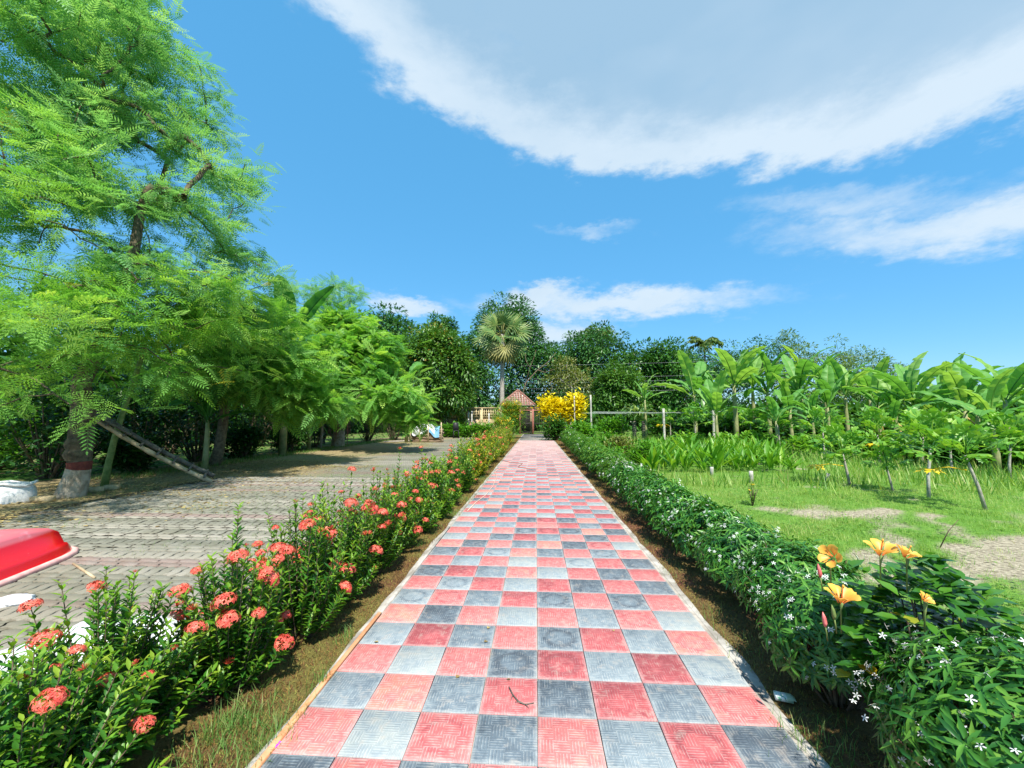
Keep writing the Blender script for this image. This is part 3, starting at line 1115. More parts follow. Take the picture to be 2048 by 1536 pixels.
radA = [.235, .195, .178, .195, .185, .155, .13, .12, .10, .08]
gA, dA, PA, parA = grow(trunkA, radA, pts, 4, .011, 4, .10, .08)
gA.build('trunk', G['bark_dark'], tA, smooth=True)
Geo().tube([(-.004, 0, -.04), (.10, 0, .35), (.132, 0, .56)], [.246, .206, .190], 14, cap=False).build('whitewash', G['limewash'], tA, smooth=True)
Geo().tube([(.132, 0, .56), (.143, 0, .62), (.138, 0, .69)], [.192, .188, .194], 14, cap=False).build('paint_band', G['maroon'], tA, smooth=True)
for kx, kz, rr in ((.02, .84, .225), (.16, 1.04, .22)):     # swollen, scarred bark above the band
    Geo().tube([(.11, -.01, kz - .10), (.11, -.02, kz), (.10, -.01, kz + .10)], [.188, rr, .188], 12, cap=False).build('bark_swelling', G['bark_dark'], tA, smooth=True)
cA = Geo()
nearp = (pts[:, 1] + by < 6.9)
fronds(cA, pts[nearp], dA[nearp], 13, .50, FROND_MID, .28)
upp = ~nearp & (pts[:, 2] > 4.6)
mid_ = ~nearp & ~upp
cB = Geo()
fronds(cA, pts[mid_], dA[mid_], 25, .45, FROND_KITE, .25)
fronds(cB, pts[upp], dA[upp], 24, .45, FROND_KITE, .23)
m_ = PA[len(trunkA):]
m_ = m_[rng.random(len(m_)) < .3]
for sel_, c_ in ((m_[:, 2] <= 4.6, cA), (m_[:, 2] > 4.6, cB)):
    fronds(c_, m_[sel_], unit(rng.normal(0, 1, m_[sel_].shape)), 4, .45, FROND_KITE, .25)
cA.build('crown', G['moringa'], tA)
cB.build('upper_crown', G['moringa_b'], tA)

bx, by = gp(208, 976)
feather_tree('feathery_tree', 'slender leaning sapling trunk just right of the whitewashed tree', (bx, by, 0),
             [(0, 0, -.05), (.03, .02, .5), (.10, .05, 1.1), (.22, .1, 1.8), (.40, .2, 2.8), (.5, .3, 3.9)], [.075, .065, .06, .055, .05, .04], 4,
             [E(330, 560, 10.0, 1.4, 1.0, 1.0), E(430, 620, 10.5, 1.2, 1, .8)], 45, 20, .46, FROND_KITE, G['moringa'], G['stem'], group='feathery trees along the yard')
bx, by = -10.9, 13.4
feather_tree('feathery_tree', 'feathery tree with drooping boughs between the ladder and the far whitewashed trunk', (bx, by, 0),
             wob_trunk((0, 0, -.05), (.3, 0, 3.2), 6, .08), [.2, .17, .15, .14, .12, .09], 4,
             [E(480, 660, 13, 1.8, 1.6, 1.0), E(560, 740, 13, 2.0, 1.6, .9), E(620, 805, 13.5, 1.2, 1.0, .5), E(430, 760, 12.5, 1.6, 1.2, .6)],
             175, 19, .58, FROND_KITE2, G['moringa'], G['bark'], group='feathery trees along the yard')
bx, by = gp(675, 893)
tD = feather_tree('feathery_tree', 'feathery tree with whitewashed foot and stringy red roots, further along the yard', (bx, by, 0),
                  [(0, 0, -.05), (.06, 0, .9), (.05, 0, 1.6), (-.05, .1, 2.3), (.2, .1, 3.4)], [.36, .30, .34, .24, .15], 3,
                  [E(700, 740, 20.5, 2.7, 2.2, 1.7), E(670, 675, 22, 2.0, 2.2, 1.4), E(770, 800, 19.0, 1.9, 1.5, .8), E(640, 800, 20, 1.6, 1.4, .8), E(740, 690, 21, 1.5, 1.5, 1.1), E(820, 830, 19, .8, .8, .35)],
                  240, 18, .68, FROND_FAR, G['moringa'], G['bark'], group='feathery trees along the yard')
Geo().tube([(0, 0, -.03), (.06, 0, .9)], [.375, .315], 12, cap=False).build('whitewash', G['limewash'], tD, smooth=True)
for q in range(22):
    a = rng.uniform(0, 6.28)
    r_ = .36
    z0 = rng.uniform(1.3, 1.75)
    Geo().tube([(.05 + r_ * math.cos(a), r_ * math.sin(a), z0), (.08 + (r_ + .18) * math.cos(a), (r_ + .18) * math.sin(a), z0 - .2), (.08 + (r_ + .25) * math.cos(a), (r_ + .25) * math.sin(a), rng.uniform(.1, .7))], [.018, .014, .008], 4).build('hanging_root', G['redpaint'], tD)
bx = at(655, 640, 25)[0]
feather_tree('feathery_tree', 'tall thin airy tree poking above the crowns at the left', (bx, 25, 0),
             wob_trunk((0, 0, -.05), (0, 0, 8.6), 7, .08), [.14, .12, .11, .1, .09, .07, .05], 4,
             [E(615, 590, 25, 1.6, 1.2, .7), E(675, 590, 25, 1.5, 1.2, .8), E(650, 640, 25, 1.8, 1.3, .7)], 60, 14, .62, FROND_KITE, G['moringa_b'], G['bark_pale'], spread=.4, group='feathery trees along the yard')
bx = at(645, 800, 21)[0]
tag(Geo().tube([(0, 0, -.05), (.05, 0, .9), (.02, 0, 1.8), (.1, 0, 2.6)], [.07, .065, .055, .05], 7).build('bare_sapling', G['bark_pale'], loc=(bx, 21, 0)), 'thin pale bare sapling stem left of the far whitewashed trunk', 'sapling')


# ------------------------------------------------------------------ broadleaf trees behind
def broad_tree(name, label, px, py, Y, rxp, ryp, leaf, n=70, per=75, lsize=.42, T=None, group='trees behind the garden', bare=False, bark=None, lumps=7, skirt=True):
    cx_, _, cz = at(px, py, Y)
    s = Y / F
    rx, rz = rxp * s, ryp * s
    if skirt:
        top_ = cz + rz * 1.04
        bot_ = max(.9, cz - rz - 5.0)
        cz, rz = (top_ + bot_) / 2, (top_ - bot_) / 2
    base = (cx_, Y, 0)
    t = thing(name, label, 'tree', base, group=group)
    ells = []
    for q in range(lumps):
        d = rdir(1, -.4, 1.0)[0]
        f = rng.uniform(.38, .58)
        ells.append((d[0] * rx * (1 - f), d[1] * rx * (1 - f) * .8, cz + d[2] * rz * (1 - f), rx * f, rx * f * .85, rz * f))
    ells.append((0, 0, cz, rx * .78, rx * .7, rz * .8))
    ells.append((rng.uniform(-.15, .15) * rx, 0, cz + rz * .55, rx * .62, rx * .6, rz * .45))
    ells.append((rng.uniform(-.4, .4) * rx, 0, cz + rz * .3, rx * .6, rx * .6, rz * .5))
    pts_ = ellip(ells, n, .7)
    pts_ = pts_[pts_[:, 2] > .4]
    tt = max(.8, cz - rz * .7)
    g_, dirs, P, par = grow(wob_trunk((0, 0, -.1), (0, 0, tt), 5, .12), [.38, .32, .28, .24, .18], pts_, 3, .022, 3, .12, .05)
    g_.build('trunk', bark or G['bark_dark'], t, smooth=True)
    c = Geo()
    out = unit(pts_ - np.array([0, 0, cz]))
    N = len(pts_)
    idx = np.repeat(np.arange(N), per)
    rad = min(rx, rz) * .22 + .35
    dd = unit(out[idx] * .55 + rdir(len(idx)))
    L = pts_[idx] + dd * (rad * rng.uniform(.25, 1.0, len(idx)) ** .6)[:, None] * np.array([1.1, 1.1, .8])
    ld = unit(dd + np.array([0, 0, -.35]) + rng.normal(0, .35, (len(idx), 3)))
    ct = rng.random(N)
    r_ = np.clip(.45 * ct[idx] + .45 * rng.random(len(idx)) + .1 * (rng.random(len(idx)) < .08), 0, 1)
    c.scatter(T or LEAF_OVAL_LO, frames(ld, unit(dd + np.array([0, 0, .6]))), L, lsize * rng.uniform(.7, 1.3, len(idx)), r_)
    c.build('crown', leaf, t)
    return t


MG, MN, MM, DK = G['mango'], G['mango_new'], G['mango_mid'], G['dark']
BT = [
    ('dark broad-crowned tree rising above the feathery trees left of the sky gap', 765, 690, 46, 78, 75, MG, 80, 80),
    ('dense mango tree with rusty new shoots standing behind the tarpaulin pile', 868, 745, 37, 72, 88, MN, 120, 95),
    ('round dark treetop just left of the fan palm, behind the rusty-shooted mango', 878, 680, 54, 42, 46, MG, 60, 75),
    ('dark tree filling the gap between the mango and the fan palm', 940, 740, 57, 44, 70, MG, 60, 80),
    ('tallest dark round tree directly behind the fan palm', 1014, 690, 62, 80, 90, MG, 130, 90),
    ('dark tree with pale bare limbs showing right of the fan palm', 1085, 750, 60, 62, 62, MG, 70, 75),
    ('dark mango tree with a domed top right of the thin pale tree', 1200, 715, 60, 58, 56, MG, 80, 85),
    ('broad dark mango tree behind the strap-leaved plant', 1275, 745, 57, 62, 54, MM, 80, 85),
    ('mango tree with smooth crown beside the leftmost tall bananas', 1345, 745, 56, 62, 54, MM, 80, 85),
    ('bright green mango tree standing low in front of the dark mango trees', 1240, 785, 41, 48, 50, MN, 70, 80),
    ('dark tree above the far feathery tree, reaching left of the slim airy tree', 700, 700, 50, 62, 66, MM, 60, 75),
    ('distant low tree between the two coconut palms', 1432, 730, 72, 62, 40, MG, 50, 70),
    ('distant flat-topped tree left of the bamboo', 1515, 728, 74, 66, 42, MM, 55, 70),
    ('distant dim treeline clump at the right horizon', 1850, 800, 85, 90, 30, MM, 50, 60),
    ('hazy low tree at the right edge behind the tallest banana', 2060, 790, 70, 60, 36, MM, 50, 60),
    ('shaded tree behind the far feathery tree trunk', 640, 770, 40, 66, 76, MG, 60, 75),
    ('shaded tree crown filling behind the drooping feathery boughs', 520, 740, 36, 90, 95, MG, 80, 80),
    ('shadowed tree deep behind the ladder', 360, 780, 28, 110, 95, MG, 80, 70),
    ('shadowed tree behind the largest feathery tree at the left edge', 110, 700, 27, 150, 120, MG, 80, 70),
    ('dark tree filling the skyline behind the pale thin-leaved tree', 1135, 725, 65, 56, 52, MG, 70, 75),
    ('leafy low tree overhanging the lattice wall', 905, 800, 41, 34, 32, MN, 40, 75),
]
for i, (lab, px, py, Y, rx, rz, lf, n, per) in enumerate(BT):
    broad_tree('broadleaf_tree', lab, px, py, Y, rx * 1.1, rz, lf, int(n * 1.5), per, .36 if Y < 45 else .48)
broad_tree('small_tree', 'pale brownish thin-leaved small tree between the gate and the mango trees', 1140, 775, 44, 44, 56, G['pale'], 60, 55, .28, group=None, bark=G['bark_pale'])
# bare limbs right of the palm; tree shade put in as darker bark
pb = at(1060, 780, 50)
t = thing('bare_tree', 'leafless pale forked branches in front of the dark trees right of the palm', 'tree', (pb[0], 50, 0))
g_ = Geo()
q0 = [np.array(at(px, py, 50)) - np.array([pb[0], 50, 0]) for px, py in ((1040, 868), (1042, 800), (1052, 765), (1075, 740), (1095, 725), (1112, 705))]
g_.tube(q0, [.11, .10, .085, .065, .045, .02], 6)
for ln in (((1052, 765), (1060, 735), (1068, 715), (1072, 700)), ((1075, 740), (1090, 745), (1110, 738), (1128, 730)), ((1060, 735), (1052, 722), (1050, 705))):
    g_.tube([np.array(at(px, py, 50)) - np.array([pb[0], 50, 0]) for px, py in ln], np.linspace(.055, .015, len(ln)), 5)
g_.build('trunk', G['bark'], t, smooth=True)
# bamboo clumps on the right skyline
for lab, px, py, Y, rx, rz in (('tallest bamboo-like clump on the right skyline', 1590, 722, 62, 46, 58), ('feathery bamboo clump leaning right on the skyline', 1668, 730, 62, 58, 46),
                               ('low outer bamboo spray at the right end of the skyline clumps', 1740, 732, 63, 58, 30)):
    broad_tree('bamboo_clump', lab, px, py, Y, rx, rz, G['bamboo'], 55, 55, .45, LEAF_NARROW_LO, 'bamboo clumps on the skyline', bark=G['stem'])

# far woodland that closes the view all round behind the garden
g_ = Geo()
for (ax0, ay0, ax1, ay1, hh, nn) in ((-30, 84, 60, 90, 7.0, 260), (60, 90, 190, 70, 7.5, 300), (-24, 6, -22, 60, 4.5, 260), (-22, 60, -34, 90, 6.0, 120), (-20, 56, 40, 58, 1.8, 150), (14, 34, 46, 30, 1.6, 110), (40, 30, 60, 60, 2.0, 70)):
    tq = rng.random(nn)
    bx_, by_ = ax0 + (ax1 - ax0) * tq + rng.normal(0, 1.2, nn), ay0 + (ay1 - ay0) * tq + rng.normal(0, 1.5, nn)
    bh = hh * rng.uniform(.15, 1.0, nn) ** .8
    per_ = 70
    idx = np.repeat(np.arange(nn), per_)
    d = rdir(len(idx))
    L = np.c_[bx_, by_, bh][idx] + d * rng.uniform(.5, 1.0, (len(idx), 1)) * np.array([2.3, 2.0, 1.3])
    L[:, 2] = np.abs(L[:, 2])
    ct = rng.random(nn)
    g_.scatter(LEAF_OVAL_LO, frames(unit(d + rng.normal(0, .5, d.shape))), L, rng.uniform(.65, 1.15, len(idx)), np.clip(.6 * ct[idx] + .4 * rng.random(len(idx)), 0, 1))
tag(g_.build('far_woodland', G['mango_mid']), 'dim band of woodland along the horizon behind the garden', 'woodland', kind='stuff')

# ------------------------------------------------------------------ palms
def fan_leaf(nseg=18, radius=1.0, droop=.25):
    v, f = [], []
    for i in range(nseg):
        a0 = R(-125 + 250 * i / nseg)
        a1 = R(-125 + 250 * (i + 1) / nseg)
        am = (a0 + a1) / 2
        w = .95
        rr = radius * rng.uniform(.88, 1.05)
        b = len(v)
        r1 = rr * .45
        da = (a1 - a0) / 2 * w
        pl = .045
        v += [(0, 0, 0), (r1 * math.sin(am - da), r1 * math.cos(am - da), -.02), (r1 * math.sin(am), r1 * math.cos(am), pl),
              (r1 * math.sin(am + da), r1 * math.cos(am + da), -.02), (rr * math.sin(am), rr * math.cos(am), -droop * rng.uniform(.4, 1.2))]
        f += [(b, b + 1, b + 2), (b, b + 2, b + 3), (b + 1, b + 4, b + 2), (b + 2, b + 4, b + 3)]
    return v, f


PALM_Y = 47.0
pc = at(1005, 672, PALM_Y)
palm = thing('fan_palm', 'tall fan palm with smooth pale trunk and hanging yellowed fronds beside the gate', 'palm', (at(1004, 800, PALM_Y)[0], PALM_Y, 0))
hx = pc[0] - palm.location[0]
Geo().tube([(0, 0, -.1), (0, 0, 2), (.0, 0, 5), (hx * .6, 0, 8), (hx, 0, pc[2] + .2)], [.36, .30, .27, .25, .22], 10).build('trunk', G['bark_pale'], palm, smooth=True)
fm = {}
for k_, m in (('new', 'palm'), ('old', 'palm_old')):
    for q in range(3):
        v, f = fan_leaf(18, 1.0, .22 if k_ == 'new' else .45)
        g_ = Geo().poly(v, f, rng.random())
        g_.A[0] = np.repeat(rng.random(18), 5)
        fm[k_, q] = g_.mesh('fan')
        fm[k_, q].materials.append(G[m])
for i in range(33):
    old = i >= 22
    a = i * 2.399 + rng.uniform(-.2, .2)
    e = R(rng.uniform(-75, -38)) if old else R(80 - 108 * (i / 22) ** .9 + rng.uniform(-8, 8))
    d = np.array([math.cos(a) * math.cos(e), math.sin(a) * math.cos(e), math.sin(e)])
    pl = rng.uniform(1.6, 2.2)
    st = np.array([hx, 0, pc[2]])
    tip = st + d * pl + np.array([0, 0, -.15 if not old else -.3])
    fr = Geo().tube([st, st + d * pl * .5 + np.array([0, 0, .08]), tip], [.06, .045, .03], 4).build('petiole', G['palm_old'], palm)
    o = obj('fan_leaf', fm['old' if old else 'new', i % 3], parent=palm)
    fw = unit(d + np.array([0, 0, -.12 if not old else -.7]))
    Mx = frames(fw[None], np.array([[rng.normal(0, .5), rng.normal(0, .3) - 1.0, .7]]))[0]
    o.matrix_local = Matrix.Translation(tip) @ Matrix(Mx.tolist()).to_4x4() @ Matrix.Scale(rng.uniform(1.5, 1.95), 4)


def coconut(label, px, py, Y, Rr):
    c = at(px, py, Y)
    t = thing('coconut_palm', label, 'palm', (c[0], Y, 0), group='coconut palms on the skyline')
    Geo().tube([(0, 0, -.1), (.2, 0, c[2] * .5), (0, 0, c[2])], [.25, .2, .16], 7).build('trunk', G['bark_pale'], t, smooth=True)
    for i in range(15):
        a = i * 2.399
        e0 = R(rng.uniform(5, 75))
        n = 9
        p = np.zeros((n, 3))
        for q in range(1, n):
            e = e0 - (q / n) ** 1.3 * R(85)
            p[q] = p[q - 1] + Rr / n * np.array([math.cos(a) * math.cos(e), math.sin(a) * math.cos(e), math.sin(e)])
        p += (0, 0, c[2])
        g_ = Geo().tube(p, np.linspace(.06, .02, n), 4, a=.9)
        ps = np.repeat(p[1:], 8, 0) + rng.normal(0, .12, (8 * (n - 1), 3))
        tg = np.repeat(np.gradient(p, axis=0)[1:], 8, 0)
        side = unit(np.cross(tg, [0, 0, 1])) * np.tile([1, -1], 4 * (n - 1))[:, None]
        dd = unit(side + unit(tg) * .6 + np.array([0, 0, -.35]))
        g_.scatter(LEAF_NARROW_LO, frames(dd), ps, .8)
        g_.build('frond', G['coconut'], t)


coconut('coconut palm peeking over the dark mango trees right of the fan palm', 1193, 672, 72, 3.2)
coconut('coconut palm standing clear on the skyline above the bananas', 1408, 690, 75, 3.4)


# ------------------------------------------------------------------ bananas
def banana_leaf(seed, torn, L=2.0, wid=.30, arch=R(70)):
    r_ = np.random.default_rng(seed)
    n = 20
    v, f, a = [], [], []
    pet = .30
    pos = np.zeros(3)
    e = 0.0
    mid, ang = [], []
    for i in range(n + 1):
        t = i / n
        e = -arch * t ** 1.5
        mid.append(pos.copy())
        ang.append(e)
        pos = pos + (L + pet) / n * np.array([0, math.cos(e), math.sin(e)])
    mid = np.array(mid)
    i0 = int(n * pet / (L + pet)) + 1
    for s in (-1, 1):
        i = i0
        while i < n:
            k_ = int(r_.integers(2, 6)) if torn else n - i
            k_ = min(k_, n - i)
            sag = r_.uniform(0, .35) if torn else 0
            for j in range(i, i + k_):
                b = len(v)
                row = []
                for q in (j, j + 1):
                    t = (q - i0) / (n - i0)
                    w = wid * (math.sin(math.pi * min(1, t * .97 + .03)) ** .55) * (1 if t < 1 else .05)
                    up = .22 * w + .03 * math.sin(q * 1.7 + s)
                    gap = 0
                    if torn and q == j + 1 and j == i + k_ - 1:
                        gap = -.035
                    m0 = mid[q]
                    row.append((m0[0], m0[1], m0[2]))
                    row.append((s * w * .55, m0[1] + .06 * w, m0[2] + up - sag * w * .3))
                    row.append((s * w, m0[1] + .16 * w + gap, m0[2] + up * .55 - sag * w))
                v += row
                f += [(b, b + 1, b + 4, b + 3), (b + 1, b + 2, b + 5, b + 4)]
            i += k_
    g_ = Geo().poly(v, f, .5)
    g_.A[0] = np.full(len(v), r_.uniform(.15, .9))
    g_.tube(mid, np.linspace(.030, .006, n + 1), 4, a=.95)
    me = g_.mesh('leaf')
    return me


BL = {}
for mname in ('banana', 'banana_dark', 'banana_dry'):
    for q in range(6):
        me = banana_leaf(q + 5 * len(BL), q % 2 == 1, 2.0, (.30, .27, .33, .28, .31, .26)[q], R((50, 80, 60, 95, 30, 70)[q]))
        me.materials.append(G[mname])
        BL[mname, q] = me


def banana(label, loc, h, nleaf=8, scale=1.0, dry=0, leaf='banana', group='banana plants', yaw0=None, steep=0.0):
    t = thing('banana_plant', label, 'banana plant', loc, group=group)
    Geo().tube([(0, 0, -.05), (.02, 0, h * .4), (.0, .02, h * .8), (0, 0, h)], [.13 * scale, .11 * scale, .09 * scale, .06 * scale], 8).build('pseudostem', G['banana_stem'], t, smooth=True)
    y0 = rng.uniform(0, 6.28) if yaw0 is None else yaw0
    for i in range(nleaf + dry):
        isdry = i >= nleaf
        o = obj('leaf', BL['banana_dry' if isdry else leaf, int(rng.integers(0, 6))], parent=t)
        o.location = (0, 0, h - .02 - .05 * i * scale * .5)
        pitch = R(rng.uniform(-75, -50)) if isdry else R(86 - 50 * (i / max(1, nleaf - 1)) + rng.uniform(-8, 8) + steep)
        o.rotation_euler = Euler((pitch, rng.uniform(-.25, .25), y0 + i * 2.4 + rng.uniform(-.3, .3)), 'XYZ')
        s = scale * rng.uniform(.95, 1.3)
        o.scale = (s * .92, s, s)
    return t


def bpx(px, py, Y):
    return (at(px, py, Y)[0], Y, 0.0)


BAN = [  # label, px, crown py, Y, n leaves, scale
    ('small banana plant beside the strap-leaved plant', 1290, 800, 27, 6, .75),
    ('leftmost tall banana plant in front of the smooth mango tree', 1388, 790, 25, 8, 1.1),
    ('low broad banana plant in front of the leftmost tall one', 1432, 828, 21, 8, .8),
    ('tallest banana of the left group, upright leaves against the mango', 1468, 770, 24, 9, 1.15),
    ('banana plant with broad upright leaves left of the skyline bamboo', 1535, 785, 24, 8, 1.1),
    ('young banana plant with one bright upright leaf below the bamboo', 1625, 830, 19, 6, .6),
    ('banana plant with a V of upright leaves under the tallest bamboo', 1598, 785, 24, 9, 1.15),
    ('banana plant under the right-leaning bamboo clump', 1690, 790, 25, 8, 1.0),
    ('shorter banana plant between the two bamboo-side bananas', 1655, 812, 23, 7, .9),
    ('banana plant with dry hanging leaves in the middle of the right row', 1755, 810, 22, 7, .9, 3),
    ('banana plant with twin upright leaves near the right side', 1828, 808, 18, 8, .95),
    ('low banana plant just right of the twin-leaved one', 1880, 832, 18, 7, .85),
    ('nearest tall banana plant at the right edge with the highest leaf', 2010, 800, 14, 8, .78),
    ('low banana plant under the tallest one at the right edge', 1985, 848, 12.5, 7, .75),
    ('banana plant with yellowing leaves left of the tallest one', 1930, 822, 16, 8, .9, 2),
    ('banana plant leaning out of the right edge of the frame', 2085, 815, 15, 8, .8),
    ('young banana with pale stem at the far left of the row', 1552, 842, 19, 6, .55),
    ('young banana sprout in the grass in front of the dry-leaved one', 1790, 850, 17, 6, .55),
    ('half-hidden banana plant behind the dry-leaved one', 1740, 795, 28, 8, 1.05),
    ('half-hidden banana plant behind the yellowing one', 1890, 800, 25, 8, 1.05),
    ('banana plant with pale broad leaves filling between the two left tall ones', 1430, 790, 27, 8, 1.05),
    ('banana plant with torn leaves behind the broad-leaved one', 1505, 775, 27, 9, 1.1),
    ('low bright banana in front of the V-leaved one', 1580, 820, 21, 8, .8),
    ('banana plant behind the shorter bamboo-side banana', 1650, 780, 28, 9, 1.1),
    ('banana plant filling left of the twin-leaved one', 1790, 815, 20, 8, .9),
    ('banana plant filling behind the low right-edge one', 1955, 830, 19, 8, .95)]
for b in BAN:
    lab, px, py, Y, n, sc = b[:6]
    banana(lab, bpx(px, py, Y), max(.5, at(px, py, Y)[2]), n, sc, b[6] if len(b) > 6 else 0)
for lab, px, py, Y, n, sc in (('banana plant holding broad leaves above the feathery boughs on the left', 575, 690, 17, 8, 1.2),
                              ('shaded banana plant with a hanging leaf behind the ladder foot', 415, 840, 11.8, 6, .7),
                              ('banana plant almost hidden beside the far whitewashed trunk', 620, 830, 20, 6, .8),
                              ('banana plant pushing pale leaves out of the far feathery tree', 815, 770, 27, 7, .9)):
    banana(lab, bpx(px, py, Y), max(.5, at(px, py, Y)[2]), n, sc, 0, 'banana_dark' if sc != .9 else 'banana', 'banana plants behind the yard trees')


# ------------------------------------------------------------------ papayas
def papaya_leaf(seed):
    r_ = np.random.default_rng(seed)
    g_ = Geo()
    pl = .55
    p = [(0, 0, 0), (0, pl * .5, .05), (0, pl, 0)]
    g_.tube(p, [.011, .009, .007], 4, a=.95)
    for k_ in range(7):
        a = R(-135 + 45 * k_)
        L = .30 * (1 - .28 * abs(k_ - 3) / 3) * r_.uniform(.9, 1.1)
        d, nn = np.array([math.sin(a), math.cos(a)]), np.array([math.cos(a), -math.sin(a)])
        c = np.array([0, pl])
        prof = [(0, .012), (.35, .026), (.5, .085), (.58, .028), (.74, .065), (.82, .018), (1.0, 0)]
        v = []
        for t, w in prof:
            q = c + d * L * t
            z = -.10 * t * t
            for s in (-1, 1):
                e = q + nn * s * w * L / .30 + d * (.03 if w > .07 else 0)
                v.append((e[0], e[1], z + .02 * (w > .07)))
        f = [(2 * i, 2 * i + 1, 2 * i + 3, 2 * i + 2) for i in range(len(prof) - 1)]
        g_.poly(v, f, r_.random())
    return g_.mesh('leaf')


PL = []
PLY = []
for q in range(5):
    me = papaya_leaf(q + 40)
    me.materials.append(G['papaya'])
    PL.append(me)
me = papaya_leaf(77)
me.materials.append(G['papaya_yellow'])
PLY = me


def papaya(label, loc, h, n=10, s=1.0, yellow=0, lean=0.0, stemm='bark_pale'):
    t = thing('papaya_plant', label, 'papaya plant', loc, group='papaya plants in the garden')
    top = (lean, 0, h)
    Geo().tube([(0, 0, -.05), (lean * .3, .01, h * .4), (lean * .8, 0, h * .8), top], [.026 * s + .008, .022 * s + .006, .018 * s + .005, .014 * s], 7).build('stem', G[stemm], t, smooth=True)
    for i in range(n + yellow):
        o = obj('leaf', PLY if i >= n else PL[i % 5], parent=t)
        o.location = (lean, 0, h - .02 * i * s - (.04 if i >= n else 0))
        pitch = R(rng.uniform(-4, 10)) if i >= n else R(76 - 62 * i / max(1, n - 1) + rng.uniform(-10, 10))
        o.rotation_euler = Euler((pitch, rng.uniform(-.2, .2), i * 2.4 + rng.uniform(-.3, .3) if i < n else rng.uniform(1.0, 2.5)), 'XYZ')
        q = s * rng.uniform(.85, 1.1)
        o.scale = (q, q, q)
    return t


PAP = [('papaya sapling with a yellow leaf left of the whitish-stemmed one', 1700, 972, 900, 11, 1.0, 1, -.12),
       ('tallest near papaya with whitish stem in the right lawn', 1857, 996, 885, 11, 1.05, 0, .12),
       ('thin short papaya between the yellow-leaved and whitish-stemmed saplings', 1786, 982, 925, 7, .7, 0, -.1),
       ('papaya at the right edge with a big drooping yellow leaf', 1972, 1020, 905, 8, .95, 2, -.25),
       ('papaya behind the whitish-stemmed one, in the tall grass', 1905, 950, 880, 11, 1.1, 0, 0),
       ('papaya in the tall grass at the far right', 2020, 960, 880, 11, 1.1, 0, .1),
       ('far papaya in front of the young bright banana', 1560, 905, 850, 10, 1.0, 0, 0),
       ('far papaya left of the tall grey post', 1392, 894, 842, 9, 1.1, 0, 0),
       ('far papaya with yellow lower leaf behind the net posts', 1342, 888, 840, 9, 1.1, 1, 0),
       ('far papaya just right of the tall grey post', 1500, 892, 846, 9, 1.1, 0, .1),
       ('papaya in front of the dry-leaved banana', 1650, 925, 862, 10, 1.0, 0, 0),
       ('papaya standing in tall grass under the twin-leaved banana', 1760, 930, 868, 10, 1.0, 1, 0),
       ('small far papaya beside the post of the trellis net', 1242 + 210, 886, 848, 8, 1.0, 0, 0),
       ('papaya between the twin-leaved and yellowing bananas', 1845, 932, 872, 10, 1.0, 0, .1)]
for lab, px, py, top, n, s, yl, ln in PAP:
    yl = min(yl, 1)
    x, y = gp(px, py)
    h = EYE - (top - 838) / F * y
    papaya(lab, (x, y, 0), max(.35, h), n + 4, s * (.95 if y < 14 else 1.25), yl, ln, 'post' if 'whitish stem' in lab else 'bark_pale')

# ------------------------------------------------------------------ turmeric bed
tmesh = []
for q in range(5):
    r_ = np.random.default_rng(q + 300)
    g_ = Geo()
    n = 15
    a = r_.uniform(0, 6.28, n)
    e = np.radians(r_.uniform(48, 86, n))
    d = np.stack([np.cos(a) * np.cos(e), np.sin(a) * np.cos(e), np.sin(e)], 1)
    L = np.c_[r_.normal(0, .06, (n, 2)), r_.uniform(0, .2, n)]
    g_.scatter(LEAF_BLADE, frames(d), L, r_.uniform(.5, .85, n), r_.random(n))
    me = g_.mesh('leaf_clump')
    me.materials.append(G['turmeric'])
    tmesh.append(me)
q = 0
bed = [(x, y) for y in np.arange(12.4, 19.0, .62) for x in np.arange(3.4 + (y - 12.4) * .28, 7.4 + (y - 12.4) * .42, .48)]
for x, y in bed:
    o = obj('turmeric_plant', tmesh[q % 5])
    o.location = (x + rng.uniform(-.18, .18), y + rng.uniform(-.2, .2), 0)
    o.rotation_euler = (0, 0, rng.uniform(0, 6.28))
    s = rng.uniform(.75, 1.15)
    o.scale = (s, s, s)
    tag(o, 'upright leafy turmeric plant in the dense bright green bed right of the path', 'turmeric plant', 'turmeric plants in the bed')
    q += 1

for lab, px, pb_, pt, fm_ in (('small bushy sprig with tiny orange flowers at the lawn edge behind the right hedge', 1505, 1012, 968, True), ('lone thin bare twig sticking up from the bare soil on the right', 1878, 1095, 1035, False)):
    x, y = gp(px, pb_)
    hh = at(px, pt, y)[2]
    t = thing('garden_sprig', lab, 'plant', (x, y, 0))
    g_, l_ = Geo(), Geo()
    for q in range(9 if fm_ else 1):
        tip = np.array([rng.normal(0, .09) if fm_ else .16, rng.normal(0, .09), hh * rng.uniform(.7, 1.0) if fm_ else hh])
        g_.tube([(0, 0, -.02), tip * .5 + (0, 0, .03), tip], [.008, .006, .003], 4)
        if fm_:
            l_.scatter(LEAF_OVAL_LO, frames(rdir(10, -.1, .8)), np.linspace(.3, 1, 10)[:, None] * tip, .06)
            if q % 3 == 0:
                Geo().scatter(KITE, frames(rdir(9, -.1, .6)), np.repeat(tip[None], 9, 0), .03).build('flower', G['yellow_petal'], t)
    g_.build('stem', G['twig'], t)
    if fm_:
        l_.build('foliage', G['lush'], t)

